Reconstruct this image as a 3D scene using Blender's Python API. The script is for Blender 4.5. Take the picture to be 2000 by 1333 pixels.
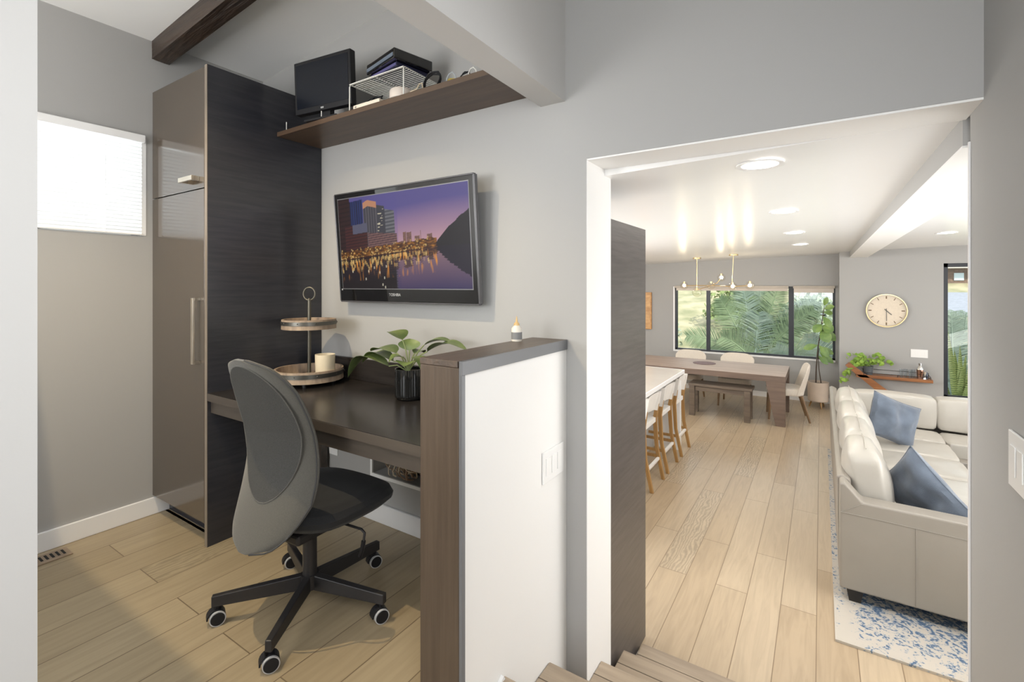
import bpy, bmesh, math, random
from mathutils import Vector, Matrix, noise
random.seed(7)
PI = math.pi
S = bpy.context.scene
for o in list(bpy.data.objects): bpy.data.objects.remove(o)
C = S.collection

# ---------------------------------------------------------------- camera
EYE = 1.26; LF = -0.635; FY = 9.2; WY = 1.762
cam = bpy.data.cameras.new('camera'); cam.sensor_width = 36; cam.lens = 36*933.4/2000
cam.shift_y = -(666.5-558.3)/2000; cam.clip_start = .02; cam.clip_end = 500
co = bpy.data.objects.new('camera', cam); C.objects.link(co); co.location = (0, 0, EYE)
co.rotation_euler = (PI/2, 0, math.radians(32.87)); S.camera = co
# ---------------------------------------------------------------- view
S.view_settings.view_transform = 'Standard'; S.view_settings.look = 'None'
S.view_settings.exposure = 0.0; S.view_settings.gamma = 1.0
S.view_settings.use_curve_mapping = False
S.cycles.max_bounces = 10; S.cycles.diffuse_bounces = 6; S.cycles.transparent_max_bounces = 24
S.cycles.use_denoising = True
S.cycles.sample_clamp_indirect = 6.0; S.cycles.caustics_reflective = False; S.cycles.caustics_refractive = False
# ---------------------------------------------------------------- world, daylight and added fill lights
w = bpy.data.worlds.new('sky'); S.world = w; w.use_nodes = True
wb = w.node_tree.nodes['Background']; wb.inputs[0].default_value = (.86, .93, 1, 1); wb.inputs[1].default_value = 2.2
sd = bpy.data.lights.new('sun', 'SUN'); sd.energy = 5.5; sd.angle = .02; sd.color = (1, .93, .8)
so = bpy.data.objects.new('sun', sd); C.objects.link(so)
so.rotation_euler = Vector((-.55, .62, -.6)).to_track_quat('-Z', 'Y').to_euler()
def area(name, loc, target, sx, sy, power, col=(1, 1, 1)):
    l = bpy.data.lights.new(name, 'AREA'); l.shape = 'RECTANGLE'; l.size = sx; l.size_y = sy; l.energy = power; l.color = col
    o = bpy.data.objects.new(name, l); C.objects.link(o); o.location = loc
    o.rotation_euler = (Vector(target)-Vector(loc)).to_track_quat('-Z', 'Y').to_euler(); return o
area('hall_rear_fill', (-.3, -2.9, 1.6), (-.5, 2, 1.0), 2.0, 1.7, 46, (.98, .99, 1))  # added soft fill from behind the camera
area('hall_bounce_fill', (-.35, -1.5, 1.75), (-.45, -1.2, 3), 1.0, 1.6, 14, (1, .99, .98))  # added and unseen, faces up to brighten the hall ceiling
area('office_rear_fill', (-2.2, -2.9, 1.5), (-2.2, 2, 1.1), 1.5, 1.6, 9, (1, .985, .96))  # added fill behind the camera for the office side
area('office_bounce_fill', (-2.2, -1.6, 1.5), (-2.2, -.6, 3), 1.2, 1.6, 76, (1, .985, .96))  # added uplight that lifts the office ceiling
area('patio_door_light', (4.3, 5.6, .55), (0, 5.8, .3), 6.2, 2.1, 135, (1, .99, .975))
area('lounge_bounce_fill', (2.6, 3.9, .2), (1.9, 3.9, 2), 2.0, 3.2, 92, (1, .99, .975))  # added uplight for the living room ceiling, right side
area('kitchen_bounce_fill', (-3.1, 4.2, .5), (-2.5, 3.9, 2), 1.4, 3.6, 120, (1, .985, .97))  # added uplight for the living room ceiling, left side
area('kitchen_side_fill', (-4.3, 5.2, .75), (0, 5.6, .0), 3.6, 1.5, 50, (1, .98, .95))  # added side fill, the wall behind it is solid
area('pantry_hidden_fill', (-3.0, 2.3, 1.52), (-1.2, 9, .5), 2.0, .26, 80, (1, .99, .97))  # added fill hidden left of the doorway, brightens the far wall
area('lounge_hidden_fill', (1.4, 2.1, 1.55), (.6, 9, .5), .95, .3, 34, (1, .99, .97))  # added fill hidden right of the doorway, aimed at the far wall
area('stair_side_fill', (.30, .1, 1.3), (-1, .9, .5), .9, 1.6, 30, (.96, .98, 1))  # added fill to whiten the half wall, no window on this side
area('office_blind_daylight', (-3.75, .7, 1.85), (-3.1, .7, 1.8), 1.0, .8, 15, (.97, .985, 1))

# ---------------------------------------------------------------- materials
def new_mat(name):
    m = bpy.data.materials.new(name); m.use_nodes = True
    return m, m.node_tree.nodes, m.node_tree.links, m.node_tree.nodes['Principled BSDF']
def M(name, col, rough=.5, metal=0, var=0, vscale=(8, 8, 8), bump=0, bscale=(60, 60, 60), spec=.5, coat=0, sheen=0, emit=None, estr=0, var2=None):
    m, n, l, p = new_mat(name)
    p.inputs['Base Color'].default_value = (*col, 1); p.inputs['Roughness'].default_value = rough
    p.inputs['Metallic'].default_value = metal; p.inputs['Specular IOR Level'].default_value = spec
    p.inputs['Coat Weight'].default_value = coat; p.inputs['Sheen Weight'].default_value = sheen
    if emit: p.inputs['Emission Color'].default_value = (*emit, 1); p.inputs['Emission Strength'].default_value = estr
    def ns(scale, detail=4):
        tc = n.new('ShaderNodeTexCoord'); mp = n.new('ShaderNodeMapping'); mp.inputs['Scale'].default_value = scale
        nz = n.new('ShaderNodeTexNoise'); nz.inputs['Scale'].default_value = 1; nz.inputs['Detail'].default_value = detail
        l.new(tc.outputs['Object'], mp.inputs[0]); l.new(mp.outputs[0], nz.inputs[0]); return nz
    if var or var2:
        nz = ns(vscale); rp = n.new('ShaderNodeValToRGB')
        c2 = var2 if var2 else tuple(c*(1-var) for c in col)
        rp.color_ramp.elements[0].color = (*c2, 1); rp.color_ramp.elements[0].position = .35
        rp.color_ramp.elements[1].color = (*[min(1, c*(1+var*.5)) for c in col], 1); rp.color_ramp.elements[1].position = .65
        l.new(nz.outputs[0], rp.inputs[0]); l.new(rp.outputs[0], p.inputs['Base Color'])
    if bump:
        nz = ns(bscale, 5); b = n.new('ShaderNodeBump'); b.inputs['Strength'].default_value = bump; b.inputs['Distance'].default_value = .01
        l.new(nz.outputs[0], b.inputs['Height']); l.new(b.outputs[0], p.inputs['Normal'])
    return m
def wood(name, c1, c2, scale, rough=.4, bump=.15, spec=.5):
    return M(name, c1, rough, var2=c2, vscale=scale, bump=bump, bscale=tuple(s*2 for s in scale), spec=spec)
def planks(name, c1, c2, gap, rough=.3, spec=.5):
    m, n, l, p = new_mat(name)
    tc = n.new('ShaderNodeTexCoord'); mp = n.new('ShaderNodeMapping'); mp.inputs['Rotation'].default_value = (0, 0, PI/2)
    mp.inputs['Location'].default_value = (.35, .02, 0)
    l.new(tc.outputs['Object'], mp.inputs[0])
    br = n.new('ShaderNodeTexBrick'); br.offset = .37; br.offset_frequency = 2; br.squash = 1
    for k, v in dict(Scale=1, **{'Mortar Size': .0022, 'Mortar Smooth': .1, 'Bias': 0, 'Brick Width': 1.45, 'Row Height': .18}).items(): br.inputs[k].default_value = v
    br.inputs['Color1'].default_value = (0, 0, 0, 1); br.inputs['Color2'].default_value = (1, 1, 1, 1); br.inputs['Mortar'].default_value = (.5, .5, .5, 1)
    l.new(mp.outputs[0], br.inputs[0])
    rp = n.new('ShaderNodeValToRGB'); rp.color_ramp.elements[0].color = (*c1, 1); rp.color_ramp.elements[1].color = (*c2, 1)
    l.new(br.outputs['Color'], rp.inputs[0])
    # long soft grain
    mg = n.new('ShaderNodeMapping'); mg.inputs['Scale'].default_value = (22, 1.6, 4); l.new(tc.outputs['Object'], mg.inputs[0])
    g = n.new('ShaderNodeTexNoise'); g.inputs['Scale'].default_value = 1.4; g.inputs['Detail'].default_value = 6; g.inputs['Distortion'].default_value = 1.4
    l.new(mg.outputs[0], g.inputs[0])
    gr = n.new('ShaderNodeValToRGB'); gr.color_ramp.elements[0].position = .3; gr.color_ramp.elements[0].color = (.86, .85, .84, 1)
    gr.color_ramp.elements[1].position = .62; gr.color_ramp.elements[1].color = (1.05, 1.05, 1.05, 1); l.new(g.outputs[0], gr.inputs[0])
    # strongly figured boards: cathedral grain
    wv = n.new('ShaderNodeTexWave'); wv.wave_type = 'BANDS'; wv.bands_direction = 'X'; wv.inputs['Scale'].default_value = 9
    wv.inputs['Distortion'].default_value = 14; wv.inputs['Detail'].default_value = 3; wv.inputs['Detail Scale'].default_value = 1.1
    mw = n.new('ShaderNodeMapping'); mw.inputs['Scale'].default_value = (1.6, .55, 1); l.new(tc.outputs['Object'], mw.inputs[0]); l.new(mw.outputs[0], wv.inputs[0])
    th = n.new('ShaderNodeMath'); th.operation = 'GREATER_THAN'; th.inputs[1].default_value = .93; l.new(br.outputs['Color'], th.inputs[0])
    wr = n.new('ShaderNodeMapRange'); wr.inputs['To Min'].default_value = .72; wr.inputs['To Max'].default_value = 1.0; l.new(wv.outputs['Fac'], wr.inputs[0])
    mx = n.new('ShaderNodeMix'); mx.inputs['A'].default_value = 1.0; l.new(th.outputs[0], mx.inputs['Factor']); l.new(wr.outputs[0], mx.inputs['B'])
    m1 = n.new('ShaderNodeMixRGB'); m1.blend_type = 'MULTIPLY'; m1.inputs[0].default_value = .8; l.new(rp.outputs[0], m1.inputs[1]); l.new(gr.outputs[0], m1.inputs[2])
    m2 = n.new('ShaderNodeMixRGB'); m2.blend_type = 'MULTIPLY'; m2.inputs[0].default_value = 1; l.new(m1.outputs[0], m2.inputs[1]); l.new(mx.outputs[0], m2.inputs[2])
    # dark joints
    m3 = n.new('ShaderNodeMixRGB'); m3.inputs[2].default_value = (*gap, 1); l.new(br.outputs['Fac'], m3.inputs[0]); l.new(m2.outputs[0], m3.inputs[1])
    l.new(m3.outputs[0], p.inputs['Base Color']); p.inputs['Roughness'].default_value = rough; p.inputs['Specular IOR Level'].default_value = spec
    bp = n.new('ShaderNodeBump'); bp.inputs['Strength'].default_value = .25; bp.inputs['Distance'].default_value = .002; bp.invert = True
    l.new(br.outputs['Fac'], bp.inputs['Height']); l.new(bp.outputs[0], p.inputs['Normal'])
    return m
def glass_mat(name, tint=(1, 1, 1), refl=.08, rough=0.0):
    m, n, l, p = new_mat(name); n.remove(p)
    t = n.new('ShaderNodeBsdfTransparent'); t.inputs[0].default_value = (*tint, 1)
    g = n.new('ShaderNodeBsdfGlossy'); g.inputs['Roughness'].default_value = rough
    lw = n.new('ShaderNodeLayerWeight'); lw.inputs[0].default_value = .5; pw = n.new('ShaderNodeMath'); pw.operation = 'POWER'; pw.inputs[1].default_value = 4; mu = n.new('ShaderNodeMath'); mu.operation = 'MULTIPLY_ADD'; mu.inputs[1].default_value = .7; mu.inputs[2].default_value = .04; mx = n.new('ShaderNodeMixShader')
    l.new(lw.outputs['Facing'], pw.inputs[0]); l.new(pw.outputs[0], mu.inputs[0]); l.new(mu.outputs[0], mx.inputs[0]); l.new(t.outputs[0], mx.inputs[1]); l.new(g.outputs[0], mx.inputs[2])
    l.new(mx.outputs[0], n['Material Output'].inputs[0]); return m
def emis(name, col, s):
    m, n, l, p = new_mat(name); p.inputs['Base Color'].default_value = (*col, 1)
    p.inputs['Emission Color'].default_value = (*col, 1); p.inputs['Emission Strength'].default_value = s; return m

m_grey = M('grey_wall_paint', (.375, .372, .363), .6, bump=.02, bscale=(140, 140, 140))
m_white = M('white_wall_paint', (.82, .815, .80), .5, bump=.02, bscale=(140, 140, 140))
m_ceil = M('white_ceiling_gloss', (.88, .88, .875), .27, bump=.03, bscale=(2, 9, 9), spec=.5)
m_base = M('white_baseboard_gloss', (.80, .80, .80), .3)
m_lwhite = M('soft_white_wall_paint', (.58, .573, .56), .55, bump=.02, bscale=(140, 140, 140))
m_soff = M('white_boards', (.76, .76, .75), .6, bump=.02, bscale=(3, 40, 3))
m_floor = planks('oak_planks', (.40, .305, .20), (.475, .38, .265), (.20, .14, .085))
m_floor_dim = planks('oak_planks_dim', (.325, .255, .16), (.39, .315, .205), (.16, .115, .07))  # same oak boards, the dimmer office light is put into the colour
m_step = wood('greyed_oak_steps', (.42, .335, .245), (.31, .245, .18), (2.2, 26, 26), .5, .1)
m_dark = wood('espresso_veneer', (.038, .039, .047), (.030, .031, .038), (5, 5, 60), .24, .06)
m_darkh = M('espresso_veneer_gloss', (.066, .051, .038), .13, var=.06, vscale=(4, 4, 30))
m_darkh.node_tree.nodes['Principled BSDF'].inputs['IOR'].default_value = 1.9
m_clad = wood('walnut_stain_cladding', (.095, .068, .048), (.072, .051, .036), (50, 50, 2.2), .35, .15)
m_capw = wood('walnut_stain_cap', (.105, .075, .055), (.07, .052, .04), (50, 3, 50), .35, .12)
m_desk = wood('dark_desk_top', (.030, .026, .024), (.022, .019, .018), (3, 40, 40), .25, .03)
m_edge = wood('taupe_edge_band', (.075, .061, .049), (.056, .046, .038), (3, 30, 30), .35, .03)
m_edgel = M('pale_edge_band', (.20, .165, .13), .4, var=.1)
m_beam = wood('rough_dark_beam', (.045, .027, .017), (.022, .014, .010), (1.5, 34, 34), .35, .9)
m_shelfw = wood('brown_shelf_wood', (.10, .062, .038), (.07, .043, .027), (2.5, 30, 30), .38, .05)
m_panel = wood('smoky_cabinet_panel', (.075, .065, .062), (.05, .043, .041), (5, 5, 60), .28, .06)
m_nickel = M('brushed_nickel', (.62, .56, .47), .35, 1, var=.08)
m_chrome = M('polished_chrome', (.8, .8, .8), .08, 1)
m_brass = M('satin_brass', (.72, .55, .30), .28, 1)
m_black = M('black_plastic', (.014, .014, .016), .45, var=.1, spec=.25)
m_blackm = M('black_metal', (.034, .032, .033), .38, metal=.3, bump=.02)
m_piano = M('piano_black', (.008, .008, .009), .06, coat=1)
m_dullscreen = M('switched_off_screen', (.006, .008, .013), .2, spec=.25)
m_fabric_g = M('grey_knit', (.082, .078, .067), .9, var=.12, vscale=(300, 300, 300), bump=.2, bscale=(500, 500, 500), sheen=.3)
m_mesh_g = M('dark_grey_mesh', (.053, .053, .050), .85, var=.3, vscale=(420, 420, 420), bump=.3, bscale=(600, 600, 600))
m_seatf = M('black_seat_fabric', (.013, .0135, .015), .9, var=.2, vscale=(300, 300, 300), bump=.15, bscale=(500, 500, 500), sheen=.1)
m_rubw = M('pale_grey_tyre', (.5, .5, .5), .6)
m_cream = M('cream_ceramic', (.74, .64, .46), .4)
m_traywood = wood('weathered_tray_wood', (.40, .30, .21), (.27, .20, .145), (40, 40, 8), .6, .3)
m_pewter = M('dark_pewter', (.13, .125, .11), .35, .8)
m_olive = M('aged_pole_metal', (.13, .12, .095), .4, .8)
m_leaf = M('green_leaf', (.175, .23, .075), .4, var2=(.095, .145, .045), vscale=(14, 14, 14), spec=.5)
m_leaf2 = M('fiddle_leaf', (.22, .34, .09), .4, var2=(.12, .22, .06), vscale=(10, 10, 10))
m_leaf3 = M('pothos_leaf', (.32, .48, .08), .4, var2=(.16, .30, .05), vscale=(16, 16, 16))
m_stem = M('brown_stem', (.07, .05, .035), .7, var=.3)
m_gstem = M('green_stem', (.25, .30, .12), .6, var=.2)
m_soil = M('soil', (.05, .035, .025), .9, bump=.8, var=.4, vscale=(60, 60, 60))
m_plate = M('white_switch_plastic', (.84, .84, .83), .3, var=.01)
m_slat = M('white_blind_slat', (.86, .86, .86), .45)
m_backlit = m_slat
m_leather = M('ivory_leather', (.43, .405, .36), .3, var=.07, vscale=(3, 3, 3), bump=.12, bscale=(14, 14, 14), spec=.45)
m_leatherd = M('taupe_leather', (.27, .245, .21), .42, var=.06, vscale=(3, 3, 3), bump=.06, bscale=(30, 30, 30))
m_blue = M('blue_denim', (.105, .13, .17), .9, var=.2, vscale=(9, 9, 9), bump=.25, bscale=(300, 300, 300), sheen=.3)
m_dkfoot = M('black_wood_foot', (.015, .013, .012), .4, var=.1)
m_table = wood('walnut_table', (.17, .12, .092), (.125, .088, .068), (2.4, 28, 28), .42, .03, .5)
m_tabtop = wood('walnut_top_glare', (.43, .335, .28), (.35, .265, .215), (2.4, 20, 20), .5, .03, .5)  # same walnut as the legs, window glare painted in as a paler colour
m_bench = wood('grey_brown_bench', (.15, .115, .085), (.10, .077, .06), (2.4, 30, 30), .4, .08)
m_stoolw = wood('honey_wood', (.42, .24, .085), (.32, .175, .06), (30, 30, 3), .4, .08)
m_stoolf = M('white_sling_leather', (.80, .78, .75), .5, var=.03)
m_linen = M('cream_linen', (.66, .60, .52), .9, var=.05, vscale=(80, 80, 80), bump=.1, bscale=(300, 300, 300), sheen=.2)
m_linen2 = M('light_grey_linen', (.48, .50, .51), .9, var=.05, vscale=(80, 80, 80), bump=.1, bscale=(300, 300, 300))
m_quartz = M('pale_quartz', (.52, .48, .43), .2, var=.04, vscale=(3, 3, 3))
m_quartze = M('white_counter_edge', (.88, .88, .88), .3)
m_frame = M('black_window_frame', (.022, .026, .034), .4)
m_glass = glass_mat('window_glass', (.97, .99, .98))
m_gblub = glass_mat('clear_glass_globe', (.98, .96, .92))
m_clear = glass_mat('clear_drinking_glass', (.93, .95, .96))
m_ribg = glass_mat('smoky_ribbed_glass', (.10, .11, .115), rough=.1)
m_bulb = emis('bulb_glow', (1, .80, .50), 28)
m_down = emis('downlight_glow', (1, .96, .9), 9)
m_clockf = M('clock_dial', (.72, .63, .51), .6, var=.04, vscale=(40, 40, 40))
m_orange = wood('orange_oak', (.62, .33, .11), (.45, .22, .07), (8, 8, 30), .4, .1)
m_cherry = wood('red_brown_shelf', (.33, .14, .055), (.20, .08, .035), (3, 26, 26), .35, .06)
m_potgrey = M('slate_pot', (.09, .10, .11), .5, var=.2)
m_potbeige = M('beige_planter', (.60, .50, .41), .7, var=.06)
m_shade = M('roller_shade', (.50, .45, .39), .8, var=.05)
m_wire = M('white_coated_wire', (.78, .77, .72), .35)
m_cableb = M('brown_cable', (.27, .17, .10), .5, var=.3)
m_cablet = M('tan_cable', (.55, .46, .32), .5, var=.2)
m_yellow = M('yellow_cable', (.55, .42, .06), .5)
m_label = M('grey_label', (.20, .20, .20), .5)
m_gluecap = M('tan_nozzle', (.62, .42, .18), .4)

# rug: faded blue floral print on cream pile
def rug_mat():
    m, n, l, p = new_mat('faded_blue_rug')
    tc = n.new('ShaderNodeTexCoord')
    v = n.new('ShaderNodeTexVoronoi'); v.inputs['Scale'].default_value = 60; l.new(tc.outputs['Object'], v.inputs[0])
    z = n.new('ShaderNodeTexNoise'); z.inputs['Scale'].default_value = 17; z.inputs['Detail'].default_value = 8; z.inputs['Distortion'].default_value = 2; l.new(tc.outputs['Object'], z.inputs[0])
    f = n.new('ShaderNodeTexNoise'); f.inputs['Scale'].default_value = 120; f.inputs['Detail'].default_value = 6; l.new(tc.outputs['Object'], f.inputs[0])
    a = n.new('ShaderNodeMath'); a.operation = 'MULTIPLY_ADD'; a.inputs[1].default_value = .55; l.new(f.outputs[0], a.inputs[0]); l.new(z.outputs[0], a.inputs[2])
    s = n.new('ShaderNodeMath'); s.operation = 'MULTIPLY_ADD'; s.inputs[1].default_value = -.22; l.new(v.outputs[0], s.inputs[0]); l.new(a.outputs[0], s.inputs[2])
    sep = n.new('ShaderNodeSeparateXYZ'); l.new(tc.outputs['Object'], sep.inputs[0])
    # plainer border near the two visible edges of the rug
    bx = n.new('ShaderNodeMapRange'); bx.inputs['From Min'].default_value = .07; bx.inputs['From Max'].default_value = .13; bx.inputs['To Min'].default_value = -.16; bx.inputs['To Max'].default_value = 0; l.new(sep.outputs[0], bx.inputs[0])
    by = n.new('ShaderNodeMapRange'); by.inputs['From Min'].default_value = 0; by.inputs['From Max'].default_value = .6; by.inputs['To Min'].default_value = -.10; by.inputs['To Max'].default_value = .10; l.new(sep.outputs[1], by.inputs[0])
    t1 = n.new('ShaderNodeMath'); t1.operation = 'ADD'; l.new(s.outputs[0], t1.inputs[0]); l.new(bx.outputs[0], t1.inputs[1])
    t2 = n.new('ShaderNodeMath'); t2.operation = 'ADD'; l.new(t1.outputs[0], t2.inputs[0]); l.new(by.outputs[0], t2.inputs[1])
    r = n.new('ShaderNodeValToRGB'); e = r.color_ramp.elements
    e[0].position = .62; e[0].color = (.47, .43, .37, 1); e[1].position = .70; e[1].color = (.30, .33, .36, 1)
    q = e.new(.77); q.color = (.07, .12, .20, 1); l.new(t2.outputs[0], r.inputs[0])
    l.new(r.outputs[0], p.inputs['Base Color']); p.inputs['Roughness'].default_value = .95
    b = n.new('ShaderNodeBump'); b.inputs['Strength'].default_value = .4; b.inputs['Distance'].default_value = .004; l.new(f.outputs[0], b.inputs['Height']); l.new(b.outputs[0], p.inputs['Normal'])
    return m
m_rug = rug_mat()

# ---------------------------------------------------------------- mesh helpers
WM = {}
def wm(o): return WM.get(o, Matrix.Identity(4))
def put(o, parent=None, local=None):
    C.objects.link(o)
    if parent is not None: o.parent = parent
    if local is not None: o.matrix_basis = local
    WM[o] = wm(parent) @ (local or Matrix.Identity(4)) if parent is not None else (local or Matrix.Identity(4))
    return o
def tag(o, label=None, cat=None, group=None, kind=None):
    if label: o['label'] = label
    if cat: o['category'] = cat
    if group: o['group'] = group
    if kind: o['kind'] = kind
    return o
def thing(name, label, cat, loc=(0, 0, 0), rz=0, group=None, rx=0, ry=0):
    o = bpy.data.objects.new(name, None); o.empty_display_size = .05
    from mathutils import Euler
    mt = Matrix.Translation(loc) @ Euler((rx, ry, rz)).to_matrix().to_4x4()
    put(o, None, mt); return tag(o, label, cat, group)
class MB:
    def __init__(s): s.b = bmesh.new()
    def V(s, *p): return s.b.verts.new(p)
    def hexa(s, P):
        v = [s.b.verts.new(p) for p in P]
        for f in ((0, 3, 2, 1), (4, 5, 6, 7), (0, 1, 5, 4), (1, 2, 6, 5), (2, 3, 7, 6), (3, 0, 4, 7)): s.b.faces.new([v[i] for i in f])
        return s
    def box(s, x0, x1, y0, y1, z0, z1):
        return s.hexa([(x0, y0, z0), (x1, y0, z0), (x1, y1, z0), (x0, y1, z0), (x0, y0, z1), (x1, y0, z1), (x1, y1, z1), (x0, y1, z1)])
    def bar(s, a, b, w, h, up=(0, 0, 1)):
        a, b = Vector(a), Vector(b); d = (b-a).normalized(); u = Vector(up)
        if abs(d.dot(u)) > .98: u = Vector((0, 1, 0))
        r = d.cross(u).normalized()*w/2; u = r.cross(d).normalized()*h/2
        return s.hexa([a-r-u, a+r-u, b+r-u, b-r-u, a-r+u, a+r+u, b+r+u, b-r+u])
    def prism(s, pts, axis, a, b):
        def P(p, t):
            return (t, p[0], p[1]) if axis == 'x' else (p[0], t, p[1]) if axis == 'y' else (p[0], p[1], t)
        A = [s.b.verts.new(P(p, a)) for p in pts]; B = [s.b.verts.new(P(p, b)) for p in pts]; n = len(pts)
        s.b.faces.new(A[::-1]); s.b.faces.new(B)
        for i in range(n): s.b.faces.new((A[i], A[(i+1) % n], B[(i+1) % n], B[i]))
        return s
    def lathe(s, prof, c=(0, 0, 0), seg=24, M_=None, cap=True, ripple=0, nr=0):
        rings = []
        for r, z in prof:
            ring = []
            for k in range(seg):
                t = 2*PI*k/seg; rr = r*(1+(ripple*math.cos(nr*t) if nr else 0))
                p = Vector((rr*math.cos(t), rr*math.sin(t), z))
                if M_ is not None: p = M_ @ p
                ring.append(s.b.verts.new(p+Vector(c)))
            rings.append(ring)
        for a, b in zip(rings, rings[1:]):
            for k in range(seg): s.b.faces.new((a[k], a[(k+1) % seg], b[(k+1) % seg], b[k]))
        if cap:
            s.b.faces.new(rings[0][::-1]); s.b.faces.new(rings[-1])
        return s
    def cyl(s, a, b, r0, r1=None, seg=16):
        a, b = Vector(a), Vector(b); r1 = r0 if r1 is None else r1; d = b-a
        q = d.to_track_quat('Z', 'Y').to_matrix()
        return s.lathe([(r0, 0), (r1, d.length)], a, seg, q)
    def tube(s, pts, r, seg=8, closed=False, taper=None):
        pts = [Vector(p) for p in pts]; n = len(pts); rings = []; up = Vector((0, 0, 1)); prev = None
        for i, p in enumerate(pts):
            a = pts[(i-1) % n] if (closed or i) else p; b = pts[(i+1) % n] if (closed or i < n-1) else p
            d = (b-a).normalized()
            if prev is None:
                u = d.orthogonal().normalized()
            else:
                u = (prev - d*prev.dot(d)).normalized()
            prev = u; v = d.cross(u); rr = r if taper is None else r*(1-(1-taper)*i/(n-1))
            rings.append([s.b.verts.new(p+(u*math.cos(2*PI*k/seg)+v*math.sin(2*PI*k/seg))*rr) for k in range(seg)])
        m = n if closed else n-1
        for i in range(m):
            a, b = rings[i], rings[(i+1) % n]
            for k in range(seg): s.b.faces.new((a[k], a[(k+1) % seg], b[(k+1) % seg], b[k]))
        if not closed: s.b.faces.new(rings[0][::-1]); s.b.faces.new(rings[-1])
        return s
    def sphere(s, c, r, seg=16, sc=(1, 1, 1)):
        prof = [(max(1e-4, r*math.sin(PI*i/(seg//2))), -r*math.cos(PI*i/(seg//2))) for i in range(seg//2+1)]
        return s.lathe(prof, c, seg, Matrix.Diagonal(sc))
    def grid(s, f, nu, nv, closed_u=False):
        G = [[s.b.verts.new(f(i/nu, j/nv)) for j in range(nv+1)] for i in range(nu+(0 if closed_u else 1))]
        L = len(G)
        for i in range(nu):
            for j in range(nv): s.b.faces.new((G[i][j], G[(i+1) % L][j], G[(i+1) % L][j+1], G[i][j+1]))
        return G
    def shell(s, f, nu, nv, off):
        """closed slab: surface f(u,v) and a copy moved by off(u,v)"""
        A = s.grid(f, nu, nv); B = s.grid(lambda u, v: Vector(f(u, v))+Vector(off(u, v)), nu, nv)
        def side(a0, a1, b0, b1): s.b.faces.new((a0, a1, b1, b0))
        for i in range(nu): side(A[i][0], A[i+1][0], B[i][0], B[i+1][0]); side(A[i][nv], A[i+1][nv], B[i][nv], B[i+1][nv])
        for j in range(nv): side(A[0][j], A[0][j+1], B[0][j], B[0][j+1]); side(A[nu][j], A[nu][j+1], B[nu][j], B[nu][j+1])
        return s
    def build(s, name, mat, parent=None, world=True, bevel=0, smooth=None, seg=2, sub=0, recentre=True):
        b = s.b; bmesh.ops.remove_doubles(b, verts=b.verts, dist=1e-6)
        b.faces.ensure_lookup_table()
        bmesh.ops.recalc_face_normals(b, faces=b.faces)
        loc = None
        if parent is not None and world:
            bmesh.ops.transform(b, matrix=wm(parent).inverted(), verts=b.verts)
        if parent is None and recentre:
            xs = [v.co for v in b.verts]
            lo = [min(p[i] for p in xs) for i in range(3)]; hi = [max(p[i] for p in xs) for i in range(3)]
            c = Vector(((lo[0]+hi[0])/2, (lo[1]+hi[1])/2, lo[2])); bmesh.ops.translate(b, verts=b.verts, vec=-c); loc = Matrix.Translation(c)
        me = bpy.data.meshes.new(name); b.to_mesh(me); b.free()
        me.materials.append(mat)
        o = bpy.data.objects.new(name, me); put(o, parent, loc)
        if smooth is None: smooth = not bevel
        if smooth:
            me.polygons.foreach_set('use_smooth', [True]*len(me.polygons))
            try: me.set_sharp_from_angle(angle=math.radians(38))
            except Exception: pass
        if bevel:
            md = o.modifiers.new('bevel', 'BEVEL'); md.width = bevel; md.segments = seg; md.limit_method = 'ANGLE'; md.harden_normals = False
        if sub:
            md = o.modifiers.new('sub', 'SUBSURF'); md.levels = sub; md.render_levels = sub
        return o
def struct(mb, name, mat, parent=None, label=None, **k):
    k.setdefault('smooth', False); k.setdefault('recentre', False)
    o = mb.build(name, mat, parent, **k)
    if parent is None: o['kind'] = 'structure'
    return o
def copy_tree(o, parent=None):
    c = o.copy(); C.objects.link(c)
    if parent is not None: c.parent = parent
    for ch in list(o.children): copy_tree(ch, c)
    return c
def ring(c, r, n, axis='z'):
    out = []
    for k in range(n):
        t = 2*PI*k/n; a, b = r*math.cos(t), r*math.sin(t)
        out.append((c[0]+a, c[1]+b, c[2]) if axis == 'z' else (c[0]+a, c[1], c[2]+b) if axis == 'y' else (c[0], c[1]+a, c[2]+b))
    return out
def leaf(mb, base, tip, width, droop=.0, up=(0, 0, 1), fold=.15, n=8, shape=1.0, thick=.0008):
    """a folded, arching leaf blade from base to tip"""
    a, b = Vector(base), Vector(tip); d = b-a; L = d.length; dn = d/L; u = Vector(up); side = dn.cross(u)
    if side.length < .05: side = dn.orthogonal()
    side.normalize(); nn = side.cross(dn).normalized()
    def f(s, t):
        x = s; wd = width/2*math.sin(PI*min(1, max(0, x**shape)))**.8 if 0 < x < 1 else 0.0
        q = (t-.5)*2
        return a+d*x+nn*(droop*L*math.sin(PI*x)) + side*(wd*q) + nn*(abs(q)*fold*wd)
    mb.shell(f, n, 4, lambda s, t: nn*-thick)
    return mb
def cushion(mb, w, h, t, n=14, k=2.6, wr=.0, seed=0, pinch=.06):
    """soft pillow, centred; w along x, h along z, t along y"""
    def f(sgn):
        def g(u, v):
            x, z = (u-.5)*2, (v-.5)*2
            e = max(0, (1-abs(x)**k))*max(0, (1-abs(z)**k)); th = t/2*e**.42
            px_ = pinch*(1-z*z)*abs(x)**2; pz_ = pinch*(1-x*x)*abs(z)**2
            y = sgn*th
            if wr: y += wr*e*noise.noise(Vector((x*1.7+seed, z*1.7, sgn*2+seed)))
            return (x*w/2*(1-px_), y, z*h/2*(1-pz_))
        return g
    mb.grid(f(1), n, n); mb.grid(f(-1), n, n); return mb

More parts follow.
